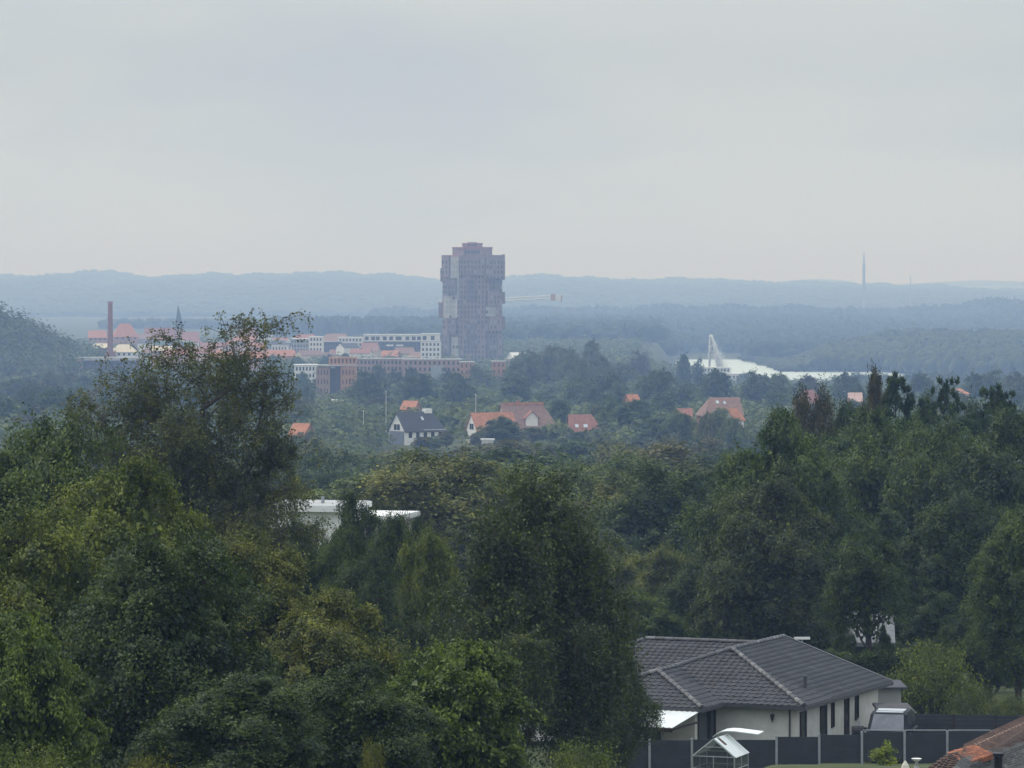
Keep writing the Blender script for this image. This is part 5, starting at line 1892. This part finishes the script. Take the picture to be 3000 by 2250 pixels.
def loft(secs):
    """Body skin through cross sections: (y, half width, z low, z shoulder, half width at top, z top)"""
    b_ = MB()
    rings = []
    for (y, hw, zl, zsd, ht, zt_) in secs:
        rings.append([(-hw * .94, y, zl), (-hw, y, (zl + zsd) / 2), (-hw * .985, y, zsd), (-ht, y, zt_ - .03), (-ht * .8, y, zt_), (ht * .8, y, zt_), (ht, y, zt_ - .03), (hw * .985, y, zsd), (hw, y, (zl + zsd) / 2), (hw * .94, y, zl)])
    n = len(rings[0])
    pts = [p for r in rings for p in r]
    fs = []
    for j in range(len(rings) - 1):
        for i in range(n):
            fs.append([j * n + i, j * n + (i + 1) % n, (j + 1) * n + (i + 1) % n, (j + 1) * n + i])
    fs += [list(range(n)), [(len(rings) - 1) * n + i for i in range(n - 1, -1, -1)]]
    return b_.poly(pts, *fs)


loft([(-.02, .74, .38, .78, .70, .84), (.12, .88, .30, .92, .80, .99), (.6, .92, .28, 1.02, .82, 1.08), (1.15, .93, .28, 1.08, .82, 1.16), (1.3, .93, .28, 1.10, .84, 1.20), (4.1, .93, .28, 1.12, .84, 1.22), (4.35, .90, .32, 1.08, .82, 1.18)]).build('body', CARP, car)
loft([(1.08, .86, 1.06, 1.14, .84, 1.17), (1.72, .85, 1.10, 1.45, .76, 1.86), (2.15, .85, 1.10, 1.45, .745, 1.94), (3.5, .85, 1.10, 1.45, .73, 1.93), (4.15, .84, 1.10, 1.40, .72, 1.80), (4.32, .82, 1.08, 1.3, .76, 1.30)]).build('cabin', CARP, car)
b = MB()
b.solid([(-.56, 1.86, 1.925), (.56, 1.86, 1.925), (.58, 2.95, 1.962), (-.58, 2.95, 1.962)], .03)
b.build('roof', ROOF_GLINT, car)  # pale plate puts the sky reflection on the roof into colour
WSC = mat('windscreen_glass', (.15, .16, .18), .35, .3, 1.5, spec=.25)
b = MB()
b.poly([(-.70, 1.10, 1.215), (.70, 1.10, 1.215), (.62, 1.68, 1.845), (-.62, 1.68, 1.845), (-.70, 1.14, 1.215), (.70, 1.14, 1.215), (.62, 1.72, 1.845), (-.62, 1.72, 1.845)], [0, 1, 2, 3], [7, 6, 5, 4], [0, 4, 5, 1], [1, 5, 6, 2], [2, 6, 7, 3], [3, 7, 4, 0])
b.build('windscreen', WSC, car)
for s in (-1, 1):
    for ya, yb in ((1.75, 2.6), (2.7, 3.5), (3.58, 4.05)):
        b = MB()
        xs_ = s * .865
        xt_ = s * .765
        b.poly([(xs_, ya - .25 if ya < 2 else ya, 1.26), (xs_, yb, 1.26), (xt_, yb - .05, 1.80), (xt_, ya, 1.80), (xs_ - s * .05, ya - .2 if ya < 2 else ya, 1.26), (xs_ - s * .05, yb, 1.26), (xt_ - s * .05, yb - .05, 1.80), (xt_ - s * .05, ya, 1.80)], [0, 1, 2, 3], [7, 6, 5, 4], [0, 4, 5, 1], [1, 5, 6, 2], [2, 6, 7, 3], [3, 7, 4, 0])
        b.build('side_window', GLASS_DARK, car)
    MB().box(s * .98 - .10, s * .98 + .10, 1.32, 1.44, 1.16, 1.32).box(s * .90 - .06, s * .90 + .06, 1.36, 1.40, 1.17, 1.21).build('mirror', CARP, car)
    MB().box(s * .66 - .16, s * .66 + .16, .02, .20, .74, .90).build('headlight', GLASS_PALE, car)
    for yw in (.85, 3.5):
        wl = MB().tube((s * .70, yw, .34), (s * .94, yw, .34), .34, .34, 18).build('wheel', TYRE, car)
        MB().tube((s * .90, yw, .34), (s * .955, yw, .34), .22, .20, 14).build('rim', STEEL, wl)
MB().box(-.5, .5, -.05, .0, .45, .70).build('grille', TYRE, car)
MB().box(-.26, .26, -.065, -.05, .42, .53).build('number_plate', WOODW, car)
MB().box(-.80, .80, -.08, .06, .30, .40).build('bumper', CARP, car)

# barrel grill by the wall
BD = 165.2
t = thing('garden_grill', 'black barrel shaped garden grill with a short chimney by the wall', 'grill', (col_at(2513, BD), BD, gz1(col_at(2513, BD), BD)))
zt = z_at(2126, BD) - t.location.z
BLACK = mat('black_enamel', (.012, .012, .013), .5, .3, 3)
MB().tube((-.24, 0, zt - .28), (.24, 0, zt - .28), .28, .28, 14).build('drum', BLACK, t)
MB().tube((.05, .05, zt - .05), (.05, .05, zt + .30), .045, .045, 8).build('chimney', POST, t)
for sx, sy in ((-.2, -.16), (.2, -.16), (-.2, .16), (.2, .16)):
    MB().tube((sx, sy, zt - .45), (sx * 1.3, sy * 1.3, 0), .02, .02, 6).build('leg', BLACK, t)

# carport
KD = 170
t = thing('carport', 'flat roofed carport with reddish posts behind the car', 'carport', (col_at(2626, KD), KD, gz1(col_at(2626, KD), KD)))
zt = z_at(2080, KD) - t.location.z
wk = 104 / 2 * KD / FPX
MB().box(-wk, wk, -1.2, 3, zt - .10, zt).build('roof', mat('grey_roof_board', (.07, .07, .072), .8, .2, 2), t)
MB().box(-wk + .02, wk - .02, -1.24, -1.2, zt - .24, zt - .02).build('fascia', FRAME_D, t)
REDW = mat('red_brown_wood', (.12, .055, .04), .8, .3, 4)
for sx in (-wk + .1, wk - .22):
    for sy in (-1.0, 2.8):
        MB().box(sx, sx + .12, sy, sy + .12, 0, zt - .12).build('post', REDW, t)
MB().box(wk - .75, wk - .45, 2.9, 2.95, 0, zt - .12).build('panel', CONCRETE, t)
# grey wall and rockery beyond the end of the house
GD = 178
t = block('grey_shed', 'grey shed wall beyond the far end of the bungalow', 2572, 2640, 2012, GD, 3, CONCRETE, SLATE, 0, None, cat='shed', edge=.08)
RK = mat('field_stone', (.30, .28, .26), .95, .35, 1.2, bump=.3)
t = thing('rockery', 'rockery of grey field stones right of the bungalow end wall', 'rockery', (col_at(2612, 175), 175, gz1(col_at(2612, 175), 175)))
rs = random.Random(8)
ico = None
rgk = np.random.default_rng(4)
for i in range(3):
    b = MB().lathe([(.10, 0), (.28, .06), (.33, .18), (.22, .30), (.08, .34)], 8)
    b.v = [(x * rs.uniform(.8, 1.2), y * rs.uniform(.8, 1.2), z * rs.uniform(.85, 1.1)) for x, y, z in b.v]
    m_ = b.mesh('stone', RK)
    for j in range(8):
        o = link('stone', m_, t, (rs.uniform(-.7, .8), rs.uniform(-.6, .5), rs.uniform(0, .9)))
        o.rotation_euler = (0, 0, rs.uniform(0, 6))
        s_ = rs.uniform(.6, 1.1)
        o.scale = (s_, s_, s_)
MB().lathe([(1.2, -.2), (1.1, .3), (.7, .8), (.2, 1.0)], 10).build('mound', mat('soil', (.09, .07, .05), .95, .3, 2), t)

# ------------------------------------------------------------------ greenhouse
ALU = mat('aluminium', (.42, .46, .44), .45, .12, 4, metal=.4)
GLS = bpy.data.materials.new('greenhouse_glass')
GLS.use_nodes = True
gt_ = GLS.node_tree
gp = gt_.nodes['Principled BSDF']
gp.inputs['Base Color'].default_value = (.10, .13, .12, 1)
gp.inputs['Roughness'].default_value = .15
gn = gt_.nodes.new('ShaderNodeTexNoise')
gn.inputs['Scale'].default_value = 4
gc_ = gt_.nodes.new('ShaderNodeTexCoord')
gt_.links.new(gc_.outputs['Object'], gn.inputs[0])
gt_.links.new(rampn(gt_, gn.outputs[0], [(.35, (.10, .11, .105)), (.7, (.30, .32, .31))]), gp.inputs['Base Color'])
gtr = gt_.nodes.new('ShaderNodeBsdfTransparent')
gtr.inputs[0].default_value = (.86, .89, .88, 1)
gmx = gt_.nodes.new('ShaderNodeMixShader')
gmx.inputs[0].default_value = .22
gt_.links.new(gtr.outputs[0], gmx.inputs[1])
gt_.links.new(gp.outputs[0], gmx.inputs[2])
gt_.links.new(gmx.outputs[0], gt_.nodes['Material Output'].inputs[0])
GH = 150.0
X = col_at(2090, GH)
gh = thing('greenhouse', 'small greenhouse with a ribbed white roof panel and open arched vent', 'greenhouse', (X, GH, gz1(X, GH)), math.radians(-20))
zg = gh.location.z
eh, rh = z_at(2217, GH) - zg, z_at(2166, GH) - zg
hw, dp = .82, 1.8
b = MB()
for x_ in (-hw, 0, hw):
    b.tube((x_, 0, -.3), (x_, 0, eh if x_ else eh + .02), .022, .022, 5).tube((x_, dp, -.3), (x_, dp, eh), .022, .022, 5)
b.tube((-hw, .9, -.3), (-hw, .9, eh), .02, .02, 5).tube((hw, .9, -.3), (hw, .9, eh), .02, .02, 5)
for yy in (0, dp):
    b.tube((-hw, yy, eh), (hw, yy, eh), .02, .02, 5).tube((-hw, yy, eh), (0, yy, rh), .025, .025, 5).tube((hw, yy, eh), (0, yy, rh), .025, .025, 5)
    b.tube((-hw, yy, eh * .5), (hw, yy, eh * .5), .016, .016, 5)
b.tube((-hw * .45, 0, eh + (rh - eh) * .55), (hw * .45, 0, eh + (rh - eh) * .55), .016, .016, 5)
b.tube((0, 0, rh), (0, dp, rh), .03, .03, 5)
for s in (-1, 1):
    b.tube((s * hw, 0, eh), (s * hw, dp, eh), .025, .025, 5).tube((s * hw, 0, eh * .5), (s * hw, dp, eh * .5), .016, .016, 5)
for yy in (.6, 1.2):
    b.tube((-hw, yy, eh), (0, yy, rh), .018, .018, 5)
b.build('frame', ALU, gh)


def pane(pts, thick, name='pane', m=None):
    n = (Vector(pts[1]) - Vector(pts[0])).cross(Vector(pts[2]) - Vector(pts[0])).normalized() * thick
    k_ = len(pts)
    b_ = MB().poly([tuple(p) for p in pts] + [tuple(Vector(p) - n) for p in pts], list(range(k_)), list(range(2 * k_ - 1, k_ - 1, -1)), *[[i, k_ + i, k_ + (i + 1) % k_, (i + 1) % k_] for i in range(k_)])
    return b_.build(name, m or GLS, gh)


for xa, xb in ((-hw, 0), (0, hw)):
    for za, zb in ((0, eh * .5), (eh * .5, eh)):
        pane([(xa + .02, .003, za + .02), (xb - .02, .003, za + .02), (xb - .02, .003, zb - .02), (xa + .02, .003, zb - .02)], .004)
        pane([(xa + .02, dp, za + .02), (xb - .02, dp, za + .02), (xb - .02, dp, zb - .02), (xa + .02, dp, zb - .02)], .004)
pane([(-hw + .03, .003, eh + .02), (hw - .03, .003, eh + .02), (0, .003, rh - .03)], .004)
for yy in (0, .6, 1.2):
    pane([(-hw, yy + .02, eh + .012), (-hw, yy + .58, eh + .012), (-.02, yy + .58, rh + .0), (-.02, yy + .02, rh + .0)], .004)
for yy in (0, .9):
    for s in (-1, 1):
        pane([(s * hw, yy + .02, .02), (s * hw, yy + .88, .02), (s * hw, yy + .88, eh - .02), (s * hw, yy + .02, eh - .02)], .004)
WPOLY = mat('milky_sheet', (.80, .84, .82), .4, .06, 3, spec=.4)
nr_ = 6
for i in range(nr_):     # ribbed sheets of the right slope, one rotten and brown
    ya, yb = i * dp / nr_ + .015, (i + 1) * dp / nr_ - .02
    sx0, sx1 = .02, hw + .06
    zz = lambda x_: rh + (eh - rh) * x_ / hw
    if i == 1:
        pane([(.36, yb, zz(.36) + .03), (sx1, yb, zz(sx1) + .03), (sx1, ya, zz(sx1) + .03), (.36, ya, zz(.36) + .03)], .02, 'roof_sheet', WPOLY)
        pane([(.10, yb, zz(.10) + .01), (.36, yb, zz(.36) + .01), (.36, ya, zz(.36) + .01), (.10, ya, zz(.10) + .01)], .02, 'broken_sheet', REDW)
    else:
        pane([(sx0, yb, zz(sx0) + .03), (sx1, yb, zz(sx1) + .03), (sx1, ya, zz(sx1) + .03), (sx0, ya, zz(sx0) + .03)], .02, 'roof_sheet', WPOLY)
# arched vent sheet lifted over the ridge at the back
b = MB()
arc = [(-.42, -.05), (-.28, .07), (-.08, .16), (.16, .20), (.45, .20), (.8, .17), (1.15, .14), (1.38, .12)]
for (xa, za), (xb, zb) in zip(arc, arc[1:]):
    b.solid([(xa, 1.25, rh + za), (xb, 1.25, rh + zb), (xb + .05, 1.85, rh + zb + .05), (xa + .05, 1.85, rh + za + .05)], .03)
v_ = b.build('vent', WPOLY, gh)
MB().tube((.1, 1.5, rh - .02), (.2, 1.5, rh + .18), .012, .012, 5).build('stay', ALU, v_)

# ------------------------------------------------------------------ bits in the garden
PD = 141.0
X = col_at(2652, PD)
g = gz1(X, PD)
t = thing('folded_parasol', 'cream tip of a folded parasol at the bottom edge before the fence', 'parasol', (X, PD, g))
zt = z_at(2229, PD) - g
MB().lathe([(.16, max(.1, zt - .8)), (.17, zt - .35), (.12, zt - .15), (.03, zt)], 12).build('canopy', mat('cream_cloth', (.66, .63, .52), .9, .08, 3), t)
MB().tube((0, 0, -.1), (0, 0, zt - .3), .025, .025, 8).build('pole', POST, t)
MB().lathe([(.25, 0), (.25, .06), (.05, .1)], 14).build('foot', CONCRETE, t)
BDD = 153.0
X = col_at(2685, BDD)
g = gz1(X, BDD)
t = thing('bird_bath', 'white oval basin on a short foot in front of the dark fence', 'bird bath', (X, BDD, g))
zt = z_at(2222, BDD) - g
MB().lathe([(.06, max(.05, zt - .12)), (.15, zt - .07), (.20, zt), (.17, zt), (.05, zt - .05)], 16).build('basin', WOODW, t)
MB().lathe([(.12, 0), (.07, .05), (.06, max(.08, zt - .10))], 12).build('foot', CONCRETE, t)
X = col_at(2302, 157.5)
t = thing('kerb_stone', 'pale stone slab under the fence post left of the small yellow shrub', 'stone slab', (X, 157.5, gz1(X, 157.5)))
MB().box(-.25, .35, -.2, .2, -.05, z_at(2242, 157.5) - t.location.z).build('slab', CONCRETE, t)

# hedge and the house behind the bungalow
rgh = np.random.default_rng(21)
hd = thing('hedge', 'long dark green hedge behind the gable end of the slate roof', 'hedge', (col_at(2530, 196), 196, gz1(col_at(2530, 196), 196)))
hh = z_at(1912, 196) - hd.location.z
n_ = 16000
hx = rgh.uniform(-2.9, 3.2, n_)
hy = rgh.uniform(-.8, .8, n_)
hzz = hh * rgh.random(n_) ** .5
bump_ = .12 * np.sin(hx * 3.1) + .10 * np.sin(hx * 7.3 + 1)
o = link('foliage', quads_mesh('foliage', [leaf_quads(np.stack([hx, hy, np.maximum(.03, hzz + bump_)], 1), unit(rgh.normal(size=(n_, 3)) * .7 + np.array([0, -.3, .6])), .13, rgh)], LEAF), hd)
o.color = (.045, .070, .032, 1)
MB().box(-2.8, 3.0, -.1, .1, 0, hh * .6).build('stems', BARK, hd)
house('white_house', 'pale roofed house glimpsed under the trees behind the bungalow', 2545, 1824, 1858, 208, 1.9, 6, DARKWALL, mat('dull_sheet_roof', (.17, .18, .18), .8, .2, 2), -4, (0, 0), None)

# ------------------------------------------------------------------ tiled roof in the bottom right corner
org = Vector((col_at(2880, 110), 110, gz1(col_at(2880, 110), 110)))
tr = thing('tiled_roof_house', 'roof of a near house in the bottom right corner with orange and brown tiles', 'house', org)
CLAY = mat('orange_clay_tile', (.27, .105, .06), .8, .3, 5, bump=.2, pieces=.35)
CLAYB = mat('mossy_brown_tile', (.085, .052, .040), .85, .4, 3, bump=.2, pieces=.35)
GREYR = mat('weathered_grey_tile', (.085, .085, .082), .8, .3, 2.5, bump=.2, pieces=.3)
VERGE = mat('pale_verge_tile', (.30, .20, .15), .8, .3, 4)


def lp(x, y, D):
    return at(x, y, D) - org


def plate(pts, th, name, m, par=None):
    pts = [Vector(p) for p in pts]
    n = (pts[1] - pts[0]).cross(pts[2] - pts[0]).normalized()
    if n.z < 0:
        n = -n
    k_ = len(pts)
    b_ = MB().poly(pts + [p - n * th for p in pts], list(range(k_)), list(range(2 * k_ - 1, k_ - 1, -1)), *[[i, k_ + i, k_ + (i + 1) % k_, (i + 1) % k_] for i in range(k_)])
    return b_.build(name, m, par or tr)


def tiled(pts, name, m, dx, dy, par, seed):
    """Tiles over the quad pts = eave left, eave right, ridge right, ridge left"""
    A, B_, C_, D_ = [Vector(p) for p in pts]
    me = bpy.data.meshes.get('tile_' + m.name)
    if me is None:
        me = TILE.copy()
        me.name = 'tile_' + m.name
        me.materials[0] = m
    r_ = random.Random(seed)
    nx = max(1, round((B_ - A).length / dx))
    ny = max(1, round((D_ - A).length / dy))
    for j in range(ny):
        for i in range(nx):
            u, v = (i + .5) / nx, j / ny
            p = (A * (1 - u) + B_ * u) * (1 - v) + (D_ * (1 - u) + C_ * u) * v
            e = (B_ - A).normalized()
            s = ((D_ * (1 - u) + C_ * u) - (A * (1 - u) + B_ * u)).normalized()
            n = e.cross(s).normalized()
            s = n.cross(e)
            mm = Matrix.Translation(p + n * (.012 + r_.uniform(-.004, .006))) @ Matrix((e, s, n)).transposed().to_4x4() @ Matrix.Rotation(r_.uniform(-.03, .03), 4, 'Z')
            link(name, me, par, mat4=mm @ Matrix.Diagonal((dx / .30 * .99, dy / .335 * .97, 1, 1)))


# far slope edge with its verge, seen edge on
q = [lp(2842, 2238, 106.5), lp(3080, 2142, 117.5), lp(3080, 2088, 119.5), lp(2852, 2190, 109.8)]
rp = plate(q, .12, 'roof', CLAYB)
tiled(q, 'roof_tile', CLAYB, .28, .30, rp, 1)
ridge_n = 9
pa, pb_ = lp(2853, 2188, 109.9), lp(3080, 2085, 119.6)
rdm = bpy.data.meshes['ridge_tile'].copy()
rdm.materials[0] = VERGE
rdm.name = 'verge_tile'
for i in range(22):
    p = pa + (pb_ - pa) * (i / 22)
    dn = (pb_ - pa).normalized()
    sd_ = Vector((0, 0, 1)).cross(dn).normalized()
    link('verge_tile', rdm, rp, mat4=Matrix.Translation(p) @ Matrix((dn, sd_, dn.cross(sd_))).transposed().to_4x4() @ Matrix.Diagonal((1.15, .8, .8, 1)))
# orange porch roof and its dark gable
q = [lp(2838, 2237, 106.4), lp(2910, 2213, 108.0), lp(2857, 2187, 109.6), lp(2790, 2207, 108.4)]
op = plate(q, .10, 'porch_roof', CLAY)
tiled(q, 'roof_tile', CLAY, .22, .24, op, 2)
b = plate([lp(2700, 2265, 106.6), lp(2838, 2239, 106.3), lp(2790, 2209, 108.2)], .10, 'porch_side_roof', CLAYB)
q = [lp(2690, 2275, 106.4), lp(2836, 2242, 106.2), lp(2791, 2209, 108.2), lp(2788, 2210, 108.2)]
tiled(q, 'roof_tile', CLAYB, .24, .26, b, 3)
# grey slope nearest the camera
q = [lp(2700, 2420, 99), lp(3120, 2330, 108), lp(3080, 2148, 117.0), lp(2842, 2240, 106.2)]
gp_ = plate(q, .12, 'grey_roof', GREYR)
tiled(q, 'roof_tile', GREYR, .30, .32, gp_, 4)
MB().lathe([(.11, 0), (.11, .3), (.15, .32), (.15, .40)], 12).build('vent_cowl', BLACK, gp_, lp(2925, 2250, 106.6))
bx0, bx1 = lp(2760, 2300, 106), lp(3080, 2250, 117)
MB().prism([(bx0.x, bx0.y), (bx0.x + 3.2, bx0.y - 4.5), (bx1.x + 3, bx1.y - 5), (bx1.x, bx1.y)], -.4, min(bx0.z, bx1.z) - .4).build('wall', BRICK_RED, tr)


# several trees of one kind and place: told apart by their order from the left
ORD = ('first second third fourth fifth sixth seventh eighth ninth tenth eleventh twelfth thirteenth fourteenth fifteenth sixteenth seventeenth eighteenth nineteenth twentieth').split()


def ordinal(i):
    if i < 20:
        return ORD[i]
    tens = {2: 'twenty', 3: 'thirty', 4: 'forty', 5: 'fifty', 6: 'sixty'}
    t_, u_ = divmod(i + 1, 10)
    return (tens[t_] + '-' + ORD[u_ - 1]) if u_ else tens[t_].replace('ty', 'tieth')


def order_labels():
    by = {}
    for o in COL.objects:
        if o.parent is None and 'label' in o and 'group' in o:
            by.setdefault((o['label'], o['group']), []).append(o)
    for (lb, gp), os_ in by.items():
        if len(os_) < 2:
            continue
        os_.sort(key=lambda o: o.location.x / max(o.location.y, 1))
        for i, o in enumerate(os_):
            o['label'] = f'{ordinal(i)} from the left of the {gp}'


order_labels()
# ------------------------------------------------------------------ air
hm = bpy.data.materials.new('hazy_air')
hm.use_nodes = True
ht = hm.node_tree
ht.nodes.clear()
pv = ht.nodes.new('ShaderNodeVolumePrincipled')
pv.inputs['Color'].default_value = (.40, .60, 1.0, 1)
pv.inputs['Absorption Color'].default_value = (1, 1, 1, 1)
pv.inputs['Density'].default_value = 2.5e-4
pv.inputs['Anisotropy'].default_value = 0.0
ho = ht.nodes.new('ShaderNodeOutputMaterial')
ht.links.new(pv.outputs[0], ho.inputs['Volume'])
b = MB()
b.box(-6700, 6700, -420, 16600, -17.0, 166)
tag(b.build('haze', hm), kind='stuff')
